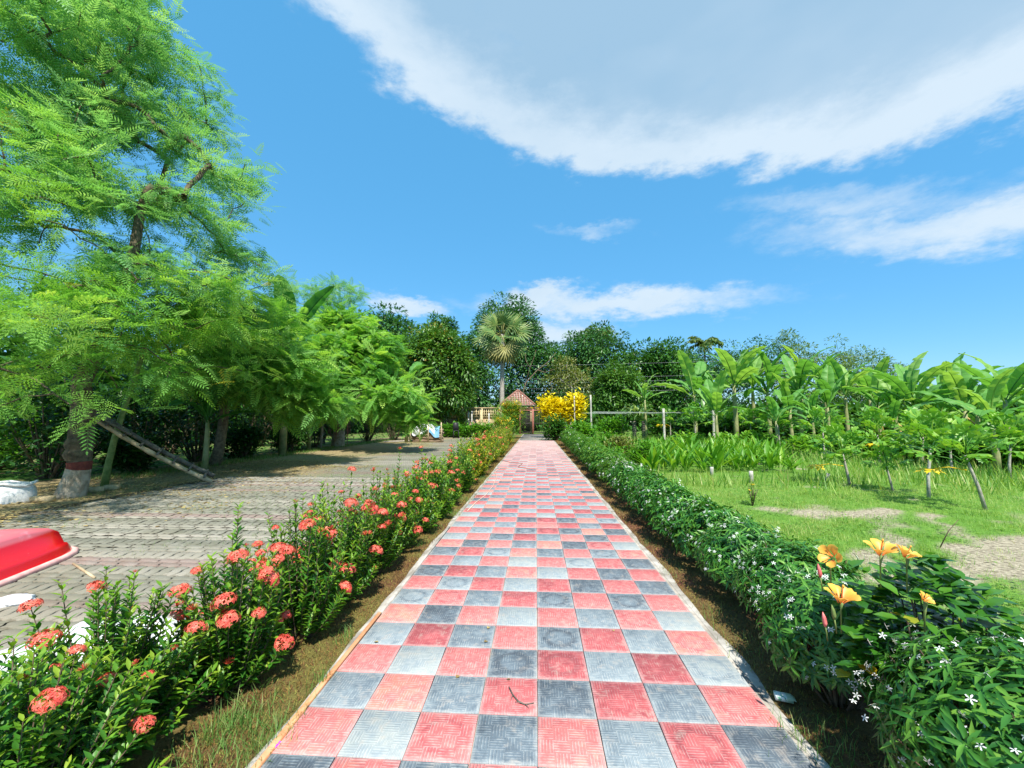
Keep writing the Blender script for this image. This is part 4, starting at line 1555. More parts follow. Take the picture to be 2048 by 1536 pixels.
# ------------------------------------------------------------------ strap-leaved plant on a scaly stem
sx_, sy_ = gp(1275, 886)
t = thing('strap_leaf_plant', 'arching strap-leaved plant on two dark scaly stems behind the right hedge', 'plant', (sx_, sy_, 0))
hz = at(1275, 842, sy_)[2]
for dx in (-.18, .42):
    g_ = Geo()
    for kz in np.arange(0, hz, .11):
        g_.tube([(dx, 0, kz), (dx, 0, kz + .09)], [.17, .11], 8)
    g_.build('scaly_stem', G['oldwood'], t)
g_ = Geo()
for i in range(70):
    a = rng.uniform(0, 6.28)
    e0 = R(rng.uniform(50, 88))
    L = rng.uniform(1.4, 2.5)
    n = 9
    p = np.zeros((n, 3))
    for qq in range(1, n):
        e = e0 - (qq / n) ** 1.6 * R(rng.uniform(110, 170))
        p[qq] = p[qq - 1] + L / n * np.array([math.cos(a) * math.cos(e), math.sin(a) * math.cos(e), math.sin(e)])
    p += (.12 + rng.normal(0, .2), 0, hz + .05)
    s = np.array([-math.sin(a), math.cos(a), 0])
    w = np.array([.05, .06, .06, .055, .05, .042, .033, .02, .003])
    v = np.concatenate([p - s * w[:, None], p + s * w[:, None]])
    g_.poly(v, [(k_, k_ + 1, k_ + 1 + n, k_ + n) for k_ in range(n - 1)])
g_.build('foliage', G['strap'], t)
# a second one by the wall, left of the palm
wx_, wy_ = at(990, 800, 42)[0], 42.0
t = thing('strap_leaf_plant', 'grey-green strap-leaved plant at the foot of the fan palm', 'plant', (wx_, wy_, 0))
g_ = Geo()
Geo().tube([(0, 0, -.05), (0, 0, 2.4)], [.14, .1], 6).build('stem', G['bark'], t)
for i in range(60):
    d = rdir(1, -.5, .9)[0]
    p = np.array([np.array([0, 0, 2.4]) + d * tt * 1.9 + np.array([0, 0, -.9 * tt ** 2.2]) for tt in np.linspace(0, 1, 6)])
    s = unit(np.cross(d, [0, 0, 1.0]))
    w = np.array([.06, .07, .07, .06, .045, .004])
    g_.poly(np.concatenate([p - s * w[:, None], p + s * w[:, None]]), [(k_, k_ + 1, k_ + 7, k_ + 6) for k_ in range(5)])
g_.build('foliage', G['strap'], t)


# ------------------------------------------------------------------ ixora hedge on the left
def flower_head(nf, hi):
    g_ = Geo()
    d = rdir(nf, -.15, 1.0)
    L = d * np.array([1, 1, .72]) * rng.uniform(.75, 1.0, nf)[:, None]
    if hi:
        v, f = [], []
        for k_ in range(4):
            a = k_ * math.pi / 2
            c, s = math.cos(a), math.sin(a)
            b = len(v)
            for (x, y, z) in ((0, 0, 0), (.07, .10, .02), (0, .30, -.03), (-.07, .10, .02)):
                v.append((x * c - y * s, x * s + y * c, z))
            f.append((b, b + 1, b + 2, b + 3))
        T = Tpl(v, f)
    else:
        T = Tpl([(-.24, -.10, 0), (.24, -.10, 0), (0, .28, .03)], [(0, 1, 2)])
    # template lies in the xy plane with its face along z: turn z to the outward direction
    M = frames(d)
    M2 = np.stack([M[:, :, 0], M[:, :, 2], M[:, :, 1]], 2)
    an = rng.uniform(0, 6.28, nf)
    c, s = np.cos(an)[:, None], np.sin(an)[:, None]
    M3 = np.stack([M2[:, :, 0] * c + M2[:, :, 1] * s, M2[:, :, 1] * c - M2[:, :, 0] * s, M2[:, :, 2]], 2)
    g_.scatter(T, M3, L, 1.0)
    g_.scatter(BLADE_LO, frames(d), L * .15, .8)
    me = g_.mesh('flower_head')
    me.materials.append(G['coral'])
    return me


FH_HI = [flower_head(58, True) for q in range(4)]
FH_LO = [flower_head(26, False) for q in range(3)]
BUD = []
for q in range(2):
    g_ = Geo()
    d = rdir(26, .25, 1.0)
    g_.scatter(Tpl([(-.05, 0, 0), (.05, 0, 0), (.06, .85, 0), (0, 1.05, 0), (-.06, .85, 0)], [(0, 1, 2, 3, 4)]), frames(d), d * .1, 1.0)
    me = g_.mesh('flower_bud')
    me.materials.append(G['coral_bud'])
    BUD.append(me)


def ixora(label, x, y, h, w, nst, lf, tipm, size, hi, nfl, nbud, spikes=.35, lay=8, fsize=.055, dep=None):
    t = thing('ixora_bush', label, 'bush', (x, y, 0), rng.uniform(0, 6.28), 'ixora bushes along the left of the path')
    dep = dep or w
    st, fo, tp = Geo(), Geo(), Geo()
    tips = []
    T = LEAF_OVAL if hi else LEAF_OVAL_LO
    rz = t.rotation_euler[2]
    c, s = math.cos(-rz), math.sin(-rz)
    for i in range(nst):
        # stem heads spread over a dome that is w wide across the row and dep long along it
        a = rng.uniform(0, 6.28)
        q = math.sqrt(rng.uniform(0, 1))
        px_, py_ = w * q * math.cos(a), dep * q * math.sin(a)
        hh = h * (1 - .42 * q ** 2.2) * rng.uniform(.82, 1.02)
        low = rng.random() < .56
        if low:
            hh *= rng.uniform(.3, .8)
            px_, py_ = px_ * 1.0 + .12 * w * math.cos(a), py_ + .12 * dep * math.sin(a)
        elif rng.random() < spikes * .35:
            hh *= rng.uniform(1.05, 1.22)
        tip = np.array([px_ * c - py_ * s, px_ * s + py_ * c, hh])
        base = np.array([tip[0] * .25, tip[1] * .25, 0])
        mid = base * .35 + tip * .65 + np.array([0, 0, -.08 * h])
        ts = np.linspace(0, 1, 6)[:, None]
        cv = (1 - ts) ** 2 * base + 2 * ts * (1 - ts) * mid + ts ** 2 * tip
        st.tube(cv, np.linspace(.0055, .002, 6), 3, cap=False)
        # pairs of leaves up the outer half of the stem
        k_ = lay * 2
        tt = np.linspace(.16, 1.0, k_)
        p = np.stack([np.interp(tt, np.linspace(0, 1, 6), cv[:, j]) for j in range(3)], 1)
        ax = unit(tip - mid)
        u = unit(np.cross(ax, [.3, .1, .9]))
        v = np.cross(ax, u)
        an = np.arange(k_) * (math.pi / 2) + rng.uniform(0, 6)
        rad_ = u[None] * np.cos(an)[:, None] + v[None] * np.sin(an)[:, None]
        for sg in (-1, 1):
            d = unit(rad_ * sg * rng.uniform(.8, 1.1, (k_, 1)) + ax[None] * rng.uniform(.5, 1.35, (k_, 1)) + rng.normal(0, .15, (k_, 3)))
            sc = size * rng.uniform(.75, 1.15, k_)
            sc[-4:] *= .8
            top = tt > .88
            fo.scatter(T, frames(d[~top]), p[~top], sc[~top])
            tp.scatter(T, frames(d[top]), p[top], sc[top])
        tips.append((tip, ax))
    st.build('stem', G['twig'], t)
    fo.build('foliage', lf, t)
    tp.build('young_foliage', tipm, t)
    # flower heads sit on the outermost, highest tips
    tips.sort(key=lambda q_: -(.6 * q_[0][2] / h + .7 * math.hypot(q_[0][0], q_[0][1]) / w + rng.uniform(0, .5)))
    pick = tips[::max(1, int(len(tips) * .7 / max(1, nfl + nbud)))][:nfl + nbud]
    for j, (p, ax) in enumerate(pick):
        bud = j >= nfl
        if bud:
            o = obj('flower_bud', BUD[j % 2], parent=t)
        else:
            o = obj('flower_head', (FH_HI if hi else FH_LO)[j % (4 if hi else 3)], parent=t)
        sc = fsize * rng.uniform(.45, 1.25) * (.62 if bud else 1)
        Mx = frames(np.array([[1.0, 0, 0]]) + rng.normal(0, .4, (1, 3)), unit(ax + np.array([0, 0, .7]))[None])[0]
        o.matrix_local = Matrix.Translation(p + ax * .012) @ Matrix(Mx.tolist()).to_4x4() @ Matrix.Scale(sc, 4)
    return t


IX = [  # x, y, h, half width, half depth
    (-2.62, 1.55, .62, .42, .40), (-1.92, 1.50, .60, .36, .36), (-2.12, 2.02, .66, .38, .30), (-1.78, 2.42, .80, .27, .26), (-1.70, 2.98, .82, .30, .30),
    (-1.72, 3.55, .86, .30, .32), (-1.66, 4.15, .86, .28, .32), (-1.70, 4.85, .84, .30, .38), (-1.68, 5.6, .84, .28, .4), (-1.66, 6.5, .88, .3, .45),
    (-1.70, 7.5, .9, .3, .5), (-1.66, 8.6, .92, .32, .55), (-1.70, 9.8, .95, .32, .6), (-1.66, 11.2, .98, .34, .7), (-1.70, 12.8, 1.0, .36, .8),
    (-1.72, 14.6, 1.0, .36, .9), (-1.72, 16.6, 1.02, .38, 1.0), (-1.75, 18.8, 1.05, .4, 1.1), (-1.8, 21.4, 1.1, .42, 1.3), (-1.85, 24.4, 1.15, .45, 1.5)]
IXL = ['leafy ixora bush cut by the bottom left corner, white sheet behind it', 'low ixora bush at the bottom edge left of the path with few coral flowers',
       'ixora bush with upright green spikes in front of the white sheet', 'dark-leaved ixora bush with the largest coral heads, just past the corner bushes']
for i, (x, y, h, w, dp) in enumerate(IX):
    near = y < 5.2
    fari = y > 9
    lab = IXL[i] if i < 4 else 'coral-flowered ixora bush, %s from the near end of the left hedge' % ORD[i]
    nst = int((135 if i in (0, 1, 2) else 115) if near else (90 if not fari else 75))
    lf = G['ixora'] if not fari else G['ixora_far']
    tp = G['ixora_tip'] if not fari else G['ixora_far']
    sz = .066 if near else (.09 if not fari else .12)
    nf = {0: 8, 1: 9, 2: 9, 3: 18, 4: 20, 5: 20}.get(i, 16 if not fari else 10)
    ixora(lab, x, y, h * (1.16 if i > 3 else 1.08), w * 1.15, nst, lf, tp, sz, near, nf, 9 if near else 3, spikes=.7 if i < 3 else .2, lay=10 if near else 8, fsize=(.048 if i < 3 else .056) if not fari else .068, dep=dp)


# ------------------------------------------------------------------ white-flowered hedge on the right
def pinwheel():
    v, f = [], []
    for k_ in range(5):
        a = k_ * 2 * math.pi / 5
        c, s = math.cos(a), math.sin(a)
        b = len(v)
        for (x, y, z) in ((0, 0, 0), (.16, .35, .05), (.22, .85, -.05), (0, 1.0, -.1), (-.14, .6, .03)):
            v.append((x * c - y * s, x * s + y * c, z))
        f.append((b, b + 1, b + 2, b + 3, b + 4))
    return Tpl(v, f)


PINW = pinwheel()
pg = Geo()
pg.add(PINW.v, PINW.f, .5)
pg.tube([(0, 0, 0), (0, 0, -.9)], [.06, .05], 4)
PINM = pg.mesh('flower')
PINM.materials.append(G['white_petal'])


def jasmine(label, x, y, h, w, dep, n, size, hi, nfl, leaf, single=False, flip=0):
    t = thing('flowering_shrub', label, 'shrub', (x, y, 0), group='white-flowered shrubs along the right of the path')
    st, fo, fl = Geo(), Geo(), Geo()
    d = rdir(n, -.25, 1.0)
    q = rng.uniform(.72, 1.0, n) ** .6
    lump = 1 + .16 * (fbm(d[:, 0] * 3 + x * 7, d[:, 1] * 3 + d[:, 2] * 2 + y * 3, 1.3, 5) - .5) * 2
    P = np.stack([d[:, 0] * w, d[:, 1] * dep, h * .50 + d[:, 2] * h * .50], 1) * (q * lump)[:, None]
    P[:, 2] = np.maximum(P[:, 2], .06)
    out = unit(d * np.array([1 / w, 1 / dep, 1 / h]) * .5 + np.array([0, 0, .45]))
    T = LEAF_SLIM if hi else LEAF_NARROW_LO
    per = 9 if hi else 7
    idx = np.repeat(np.arange(n), per)
    k_ = len(idx)
    an = np.tile(np.arange(per) * 2.4, n) + np.repeat(rng.uniform(0, 6, n), per)
    o_ = out[idx]
    u = unit(np.cross(o_, np.array([.2, .3, .93])))
    v = np.cross(o_, u)
    rad_ = u * np.cos(an)[:, None] + v * np.sin(an)[:, None]
    dd = unit(rad_ + o_ * rng.uniform(.05, .7, (k_, 1)) + rng.normal(0, .12, (k_, 3)))
    L = P[idx] - o_ * np.tile(np.arange(per) * .010, n)[:, None] * (1 if hi else 1.6)
    fo.scatter(T, frames(dd, o_), L, size * rng.uniform(.75, 1.2, k_))
    for i in range(0, n, 14):
        b = P[i]
        st.tube([(b[0] * .2, b[1] * .2, -.02), (b[0] * .6, b[1] * .6, b[2] * .55), b], [.009, .006, .003], 3, cap=False)
    st.build('stem', G['twig'], t)
    fo.build('foliage', leaf, t)
    cand_ = rng.permutation(np.where((d[:, 2] > -.1))[0])[:nfl]
    if single:
        for i in cand_:
            for r2 in range(int(rng.integers(1, 4))):
                o = obj('flower', PINM, parent=t)
                ax = unit(out[i] + rng.normal(0, .35, 3))
                Mx = frames(unit(rng.normal(0, 1, (1, 3))), ax[None])[0]
                p = P[i] + out[i] * .055 + rng.normal(0, .018, 3)
                o.matrix_local = Matrix.Translation(p) @ Matrix(Mx.tolist()).to_4x4() @ Matrix.Scale(.0145 * rng.uniform(.85, 1.15), 4)
    elif nfl:
        ci = np.repeat(cand_, 3)
        ax = unit(out[ci] + rng.normal(0, .35, (len(ci), 3)))
        M = frames(ax, unit(rng.normal(0, 1, (len(ci), 3))))
        M = np.stack([M[:, :, 0], M[:, :, 2], M[:, :, 1]], 2)
        fl.scatter(PINW, M, P[ci] + out[ci] * (.04 if y < 8 else .06) + rng.normal(0, .02, (len(ci), 3)), .015 if y < 8 else .024)
        tag(fl.build('blossom', G['white_petal'], t), kind='stuff')
    return t


JS = [(1.80, 1.52, .80, .55, .50), (1.66, 2.50, .66, .38, .38), (1.86, 3.10, .68, .42, .42), (1.84, 3.80, .66, .42, .46), (1.86, 4.55, .66, .44, .50), (1.84, 5.4, .66, .44, .55),
      (1.86, 6.3, .68, .44, .6), (1.84, 7.3, .68, .44, .65), (1.86, 8.4, .7, .46, .7), (1.84, 9.6, .7, .46, .75), (1.86, 11.0, .74, .5, .85), (1.9, 12.6, .76, .5, .95),
      (1.9, 14.4, .8, .52, 1.05), (1.9, 16.4, .84, .55, 1.15), (1.95, 18.7, .86, .55, 1.3), (2.0, 21.3, .9, .6, 1.5), (1.9, 24.0, 1.0, .55, 1.2)]
for i, (x, y, h, w, dp) in enumerate(JS):
    near = y < 4.2
    lab = ('big dark-leaved white-flowered shrub filling the bottom right corner' if i == 0 else
           'white-flowered shrub just beyond the orange hibiscus in the right hedge' if i == 1 else
           'rounded pale-tipped hedge shrub at the far end by the gate' if i == len(JS) - 1 else
           'white-flowered hedge shrub, %s from the near end of the right row' % ORD[i])
    n = 1100 if i == 0 else (600 if near else 380)
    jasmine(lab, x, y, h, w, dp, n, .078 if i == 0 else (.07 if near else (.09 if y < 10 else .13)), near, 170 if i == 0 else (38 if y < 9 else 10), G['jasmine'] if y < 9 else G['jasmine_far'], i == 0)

# --- orange hibiscus in the right hedge
hbx, hby = 1.78, 2.02
hib = thing('hibiscus', 'hibiscus bush with orange blooms breaking out of the white-flowered right hedge', 'hibiscus', (hbx, hby, 0))
fo, st = Geo(), Geo()
n = 170
d = rdir(n, -.6, 1)
P = d * np.array([.40, .26, .34]) * rng.uniform(.5, 1.0, (n, 1)) + np.array([.02, .05, .56])
for i in range(0, n, 9):
    st.tube([(P[i][0] * .2, P[i][1] * .2, 0), (P[i][0] * .7, P[i][1] * .7, P[i][2] * .65), P[i]], [.006, .0045, .003], 4, cap=False)
idx = np.repeat(np.arange(n), 5)
dd = unit(d[idx] * .5 + rdir(len(idx), -.2, .5))
fo.scatter(LEAF_WIDE, frames(dd), P[idx] + rng.normal(0, .02, (len(idx), 3)), .085 * rng.uniform(.6, 1.2, len(idx)))
st.build('stem', G['twig'], hib)
fo.build('foliage', G['hibiscus_leaf'], hib)


def hib_flower(seed):
    r_ = np.random.default_rng(seed)
    g_ = Geo()
    for k_ in range(5):
        a = k_ * 2 * math.pi / 5
        nu, nv = 6, 5
        v, av = [], []
        for i in range(nu + 1):
            t = i / nu
            rr = .12 + .95 * t
            zz_ = -.55 + .95 * t ** .75 + (.0 if t < .8 else -.10 * (t - .8) / .2)
            for j in range(nv + 1):
                s = j / nv * 2 - 1
                hw = (.12 + .62 * math.sin(min(1, t * 1.05) * 2.1)) * (1 if t < .95 else .86)
                an = a + s * hw * .82
                ru = rr * (1 - .14 * s * s * t) + .03 * math.sin(9 * s + k_) * t
                v.append((ru * math.cos(an), ru * math.sin(an), zz_ + .05 * s + .05 * math.sin(7 * s + k_ * 2) * t))
                av.append(min(1, t * .95 + .05))
        f = [(i * (nv + 1) + j, i * (nv + 1) + j + 1, (i + 1) * (nv + 1) + j + 1, (i + 1) * (nv + 1) + j) for i in range(nu) for j in range(nv)]
        g_.poly(v, f, 0)
        g_.A[-1] = np.array(av)
    g_.tube([(0, 0, -.5), (.03, 0, .25), (.08, .02, .75)], [.05, .04, .03], 5, a=.15)
    g_.tube([(.06, .01, .6), (.085, .02, .8)], [.075, .06], 6, a=.8)
    me = g_.mesh('flower', smooth=True)
    me.materials.append(G['hibiscus'])
    return me


for i, (px, py, Y, s, tl, az_) in enumerate(((1662, 1112, 2.16, .053, R(70), R(-60)), (1762, 1098, 2.0, .060, R(12), R(0)), (1815, 1106, 1.95, .045, R(25), R(60)), (1683, 1192, 2.06, .066, R(10), R(20)), (1851, 1197, 1.78, .026, R(40), R(30)))):
    p = Vector(at(px, py, Y)) - Vector((hbx, hby, 0))
    o = obj('flower', hib_flower(i + 900), parent=hib)
    o.location = p
    o.rotation_euler = Euler((tl, 0, az_), 'XYZ')
    o.scale = (s, s, s)
    Geo().tube([p + Vector((0, 0, -s * .5)), p + Vector((0, .01, -.07)), p + Vector((.01, .03, -.18))], [.008, .0035, .003], 5).build('flower_stalk', G['stem'], hib)
for px, py, Y in ((1640, 1142, 2.14), (1650, 1240, 2.02), (1668, 1225, 2.04)):
    p = Vector(at(px, py, Y)) - Vector((hbx, hby, 0))
    q = np.array(p)
    Geo().tube([q + (0, 0, -.03), q + (0, 0, -.015), q + (-.004, 0, .012), q + (-.008, 0, .035)], [.004, .009, .008, .001], 6).build('bud', G['pinkbud'] if px != 1668 else G['stem'], hib)
    Geo().tube([q + (0, 0, -.03), q + (.02, .02, -.10)], [.003, .003], 4).build('flower_stalk', G['stem'], hib)

# ------------------------------------------------------------------ shrubs by the gate
def puff_bush(name, label, x, y, h, w, dep, n, size, leaf, T=None, nflow=0, fmat=None, z0=0.0, cat='shrub', group=None, fsize=.09):
    t = thing(name, label, cat, (x, y, 0), group=group)
    fo, st = Geo(), Geo()
    ls = [(rng.uniform(-.5, .5) * w, rng.uniform(-.5, .5) * dep, z0 + (h - z0) * rng.uniform(.35, .8), w * rng.uniform(.4, .6), dep * rng.uniform(.4, .6), (h - z0) * rng.uniform(.22, .36)) for q in range(6)]
    ls.append((0, 0, z0 + (h - z0) * .5, w * .8, dep * .8, (h - z0) * .46))
    P = ellip(ls, n, .75)
    P = P[(P[:, 2] > .05)]
    d = unit(P - np.array([0, 0, z0 + (h - z0) * .4]))
    idx = np.repeat(np.arange(len(P)), 5)
    dd = unit(d[idx] * .4 + rdir(len(idx), -.5, .8))
    ct = rng.random(len(P))
    fo.scatter(T or LEAF_OVAL_LO, frames(dd), P[idx] + rng.normal(0, size * .5, (len(idx), 3)), size * rng.uniform(.7, 1.3, len(idx)), np.clip(.5 * ct[idx] + .5 * rng.random(len(idx)), 0, .985))
    for i in range(0, len(P), max(1, len(P) // 24)):
        b = P[i]
        st.tube([(b[0] * .15, b[1] * .15, -.03), (b[0] * .6, b[1] * .6, b[2] * .55), b], [.03, .02, .008], 4, cap=False)
    st.build('stem', G['twig'], t)
    fo.build('foliage', leaf, t)
    if nflow:
        fl = Geo()
        ci = np.argsort(-(P[:, 2] + rng.uniform(0, h * .5, len(P))))[:nflow]
        fl.scatter(KITE, frames(rdir(len(ci) * 4, -.3, 1)), np.repeat(P[ci], 4, 0) + rng.normal(0, .05, (len(ci) * 4, 3)), fsize)
        tag(fl.build('blossom', fmat, t), kind='stuff')
    return t


def pxbush(name, label, px, pybase, pytop, Y, wpx, n, size, leaf, **kw):
    x = at(px, pybase, Y)[0]
    h = at(px, pytop, Y)[2]
    w = wpx * Y / F
    return puff_bush(name, label, x, Y, h, w, w * .8, n, size, leaf, **kw)


pxbush('feathery_shrub', 'feathery shrub dotted with orange-yellow flowers left of the gate', 1018, 880, 800, 33, 36, 420, .34, G['peacock'], T=FROND_KITE, nflow=110, fmat=G['yellow_petal'], fsize=.16)
pxbush('feathery_shrub', 'lower feathery shrub with yellow flowers in front of the gate-side one', 1012, 880, 836, 26, 26, 230, .28, G['peacock'], T=FROND_KITE, nflow=50, fmat=G['yellow_petal'], fsize=.12)
pxbush('yellow_shrub', 'brilliant yellow-leaved shrub right of the gate', 1112, 880, 800, 34, 32, 320, .42, G['yellowbush'], z0=1.2)
pxbush('yellow_shrub', 'taller upright yellow-leaved shrub right of the first yellow one', 1148, 880, 792, 33, 22, 240, .38, G['yellowbush'], z0=1.1)
pxbush('green_shrub', 'dark green shrub under the yellow foliage at the path edge', 1108, 880, 835, 30, 26, 260, .28, G['mango_mid'])
pxbush('green_shrub', 'bright weedy shrub behind the far right hedge', 1165, 890, 850, 25, 30, 260, .24, G['lush'])
pxbush('green_shrub', 'weedy bush around the first white trellis post', 1210, 905, 868, 18.5, 34, 280, .17, G['lush'])
pxbush('green_shrub', 'yellowish weedy bush below the strap-leaved plant', 1245, 915, 878, 16, 36, 280, .15, G['pale'])
pxbush('green_shrub', 'light green bush at the left end of the turmeric bed', 1290, 930, 885, 13.5, 34, 280, .13, G['lush'])
pxbush('green_shrub', 'low pale weeds bulging from the right hedge near the turmeric', 1225, 925, 895, 12, 26, 220, .11, G['lush'])
pxbush('green_shrub', 'trailing green bush between trellis posts and strap-leaved plant', 1225, 880, 838, 28, 30, 240, .26, G['lush'])
for i, px in enumerate((890, 912, 934, 956, 978)):
    pxbush('flower_bed_plant', 'leafy green plant, %s from the left in the bed below the lattice wall' % ORD[i], px, 876, 851 - (i % 2) * 4, 34.5, 15, 130, .26, G['lush'], group='plants below the lattice wall')
pxbush('small_shrub', 'yellowish slender shrub in front of the lattice wall', 922, 872, 826, 37, 10, 90, .26, G['mango_new'])
# plants under the bananas, shading the row
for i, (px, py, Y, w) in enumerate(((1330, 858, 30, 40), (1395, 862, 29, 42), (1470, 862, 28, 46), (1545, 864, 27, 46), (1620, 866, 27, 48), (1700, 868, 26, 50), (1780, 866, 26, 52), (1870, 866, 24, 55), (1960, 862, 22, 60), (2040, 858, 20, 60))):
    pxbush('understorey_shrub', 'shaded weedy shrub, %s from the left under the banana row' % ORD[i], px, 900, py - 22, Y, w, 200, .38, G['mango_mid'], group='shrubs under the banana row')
for i, (px, py, Y, w) in enumerate(((1375, 872, 22, 36), (1455, 876, 21, 36), (1520, 872, 20.5, 34), (1600, 880, 18.5, 38), (1680, 878, 18, 40), (1745, 880, 16.5, 42), (1830, 880, 15.5, 44), (1910, 876, 14.5, 48), (1985, 880, 13.5, 50), (2040, 872, 13, 50))):
    pxbush('leafy_weed', 'bright leafy weed clump, %s from the left at the foot of the bananas' % ORD[i], px, 900, py, Y, w, 170, .26, G['papaya'], group='weed clumps at the foot of the bananas')
# dark undergrowth behind the yard trees
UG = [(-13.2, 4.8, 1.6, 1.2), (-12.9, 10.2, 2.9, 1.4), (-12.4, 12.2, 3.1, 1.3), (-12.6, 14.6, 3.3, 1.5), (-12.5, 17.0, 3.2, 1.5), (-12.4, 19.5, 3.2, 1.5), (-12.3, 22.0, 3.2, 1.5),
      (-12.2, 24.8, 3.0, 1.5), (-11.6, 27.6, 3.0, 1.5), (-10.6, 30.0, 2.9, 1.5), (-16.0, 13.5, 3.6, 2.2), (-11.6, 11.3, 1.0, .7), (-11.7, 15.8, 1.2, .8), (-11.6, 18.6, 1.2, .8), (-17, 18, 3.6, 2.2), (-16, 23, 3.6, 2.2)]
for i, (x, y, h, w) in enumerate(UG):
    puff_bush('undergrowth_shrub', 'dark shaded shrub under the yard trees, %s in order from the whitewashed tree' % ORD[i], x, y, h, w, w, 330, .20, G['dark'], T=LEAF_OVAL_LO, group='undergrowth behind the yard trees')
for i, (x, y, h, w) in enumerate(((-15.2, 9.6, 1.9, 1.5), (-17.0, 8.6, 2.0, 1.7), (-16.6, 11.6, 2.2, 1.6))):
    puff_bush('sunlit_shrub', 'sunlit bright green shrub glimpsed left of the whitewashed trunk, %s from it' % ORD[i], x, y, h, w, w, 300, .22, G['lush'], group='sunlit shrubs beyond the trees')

# ------------------------------------------------------------------ posts, stubs, trellis net
POSTS = [('white bamboo trellis post nearest the yellow shrubs', 1183, 882, 790, .06), ('thin pole in front of the yellow shrubs', 1150, 878, 792, .04), ('whitish trellis post left of the turmeric bed back edge', 1329, 890, 817, .07),
         ('tall grey post behind the turmeric bed', 1429, 893, 812, .07), ('weathered post standing in the grass right of the turmeric bed', 1557, 902, 846, .07), ('short thin stake left of the first trellis post', 1131, 868, 838, .04),
         ('post behind the net, right of the strap-leaved plant', 1352, 882, 836, .05)]
for lab, px, pb_, pt, r_ in POSTS:
    x, y = gp(px, pb_)
    h = at(px, pt, y)[2]
    k_ = 8
    zz_ = np.linspace(-.05, h, k_)
    tag(Geo().tube(np.c_[np.cumsum(rng.normal(0, .006, k_)), np.cumsum(rng.normal(0, .006, k_)), zz_], r_ * rng.uniform(.9, 1.1, k_), 8).build('trellis_post', G['post'], loc=(x, y, 0), smooth=True), lab, 'post', 'garden posts')
for lab, px, pb_, pt in (('short white stub stake at the front of the turmeric bed', 1424, 951, 934), ('short white stub stake on the lawn left of the papayas', 1503, 966, 942), ('leaning white stub stake near the yellow-leaved papaya', 1655, 963, 947)):
    x, y = gp(px, pb_)
    h = at(px, pt, y)[2]
    tag(Geo().tube([(0, 0, -.03), (0, 0, h * .5), (.03 * (px == 1655), 0, h)], [.05, .048, .045], 8).build('stub_stake', G['post'], loc=(x, y, 0), smooth=True), lab, 'stake', 'stub stakes')
t = thing('trellis_net', 'flat white string net stretched between the trellis posts', 'net', (0, 0, 0))
g_ = Geo()
x0, x1, y0, y1, zt = 3.6, 11.0, 24.6, 30.5, 1.98
for x in np.arange(x0, x1 + .01, .42):
    g_.tube([(x, y0, zt + rng.uniform(-.02, .02)), (x, (y0 + y1) / 2, zt - .08), (x, y1, zt)], .003, 3, cap=False)
for y in np.arange(y0, y1 + .01, .42):
    g_.tube([(x0, y, zt), ((x0 + x1) / 2, y, zt - .07), (x1, y, zt)], .003, 3, cap=False)
g_.build('mesh_string', G['string'], t)
for y in (y0, y1):
    Geo().tube([(x0 - .2, y, zt + .01), ((x0 + x1) / 2, y, zt - .06), (x1 + .2, y, zt + .01)], .008, 5).build('edge_rope', G['string'], t)

# ------------------------------------------------------------------ gate, gatehouse roof, lattice wall
GY = 42.5
xl, xr = at(1040, 860, GY)[0], at(1100, 860, GY)[0]
t = thing('gate', 'dark barred gate with faded red posts and crossbar at the end of the path', 'gate', (0, GY, 0))
zt = at(1066, 818, GY)[2]
xm = at(1066, 860, GY)[0]
for x in (xl, xm, xr):
    Geo().box((x, 0, zt / 2), (.17, .17, zt), bev=.02).build('post', G['redpaint'], t)
Geo().box(((xl + xr) / 2, -.02, zt - .14), (xr - xl + .3, .10, .12), bev=.01).build('crossbar', G['redpaint'], t)
Geo().box(((xl + xr) / 2, -.02, zt + .10), (xr - xl + .3, .08, .06), bev=.01).build('top_rail', G['redpaint'], t)
for (a, b) in ((xl, xm), (xm, xr)):
    lf = Geo()
    w = b - a - .2
    for zz_ in (.18, 1.1, zt - .35):
        lf.box(((a + b) / 2, .03, zz_), (w, .05, .07))
    leaf_o = lf.build('gate_leaf', G['iron'], t)
    for x in np.linspace(a + .14, b - .14, 9):
        Geo().box((x, .03, (zt - .25) / 2 + .08), (.045, .045, zt - .5)).build('bar', G['iron'], leaf_o)
# hut under the tiled roof, shade put into its near-black wall colour
t = thing('gatehouse', 'small gatehouse with tiled pyramid roof behind the flowering shrubs left of the gate', 'building', (at(1036, 800, 45)[0], 45, 0))
pk, ev, hw = at(1033, 781, 45)[2], at(1033, 812, 45)[2], 1.9
for sx2 in (-1, 1):
    for sy2 in (-1, 1):
        Geo().box((sx2 * (hw - .45), sy2 * (hw - .45), ev / 2), (.22, .22, ev), bev=.02).build('pillar', G['plaster'], t)
Geo().box((0, hw - .5, ev * .45), (2 * hw - 1.2, .14, ev * .9)).build('wall', G['iron'], t)
rf = Geo().poly([(-hw, -hw, ev), (hw, -hw, ev), (hw, hw, ev), (-hw, hw, ev), (0, 0, pk)], [(0, 1, 4), (1, 2, 4), (2, 3, 4), (3, 0, 4), (3, 2, 1, 0)]).build('roof', G['mortar'], t)
barrel = [(math.sin(a) * .12, 0, math.cos(a) * .07) for a in np.linspace(-1.5, 1.5, 5)]
slope = math.atan2(pk - ev, hw)
sl = math.hypot(hw, pk - ev)
tiles_done = 0
tmv = np.array([(x, y, z + (.03 if y else 0)) for y in (0, -.30) for x, _, z in barrel])
tmesh_r = Geo().poly(tmv, [(k_, k_ + 1, k_ + 6, k_ + 5) for k_ in range(4)]).mesh('roof_tile')
tmesh_r.materials.append(G['rooftile'])
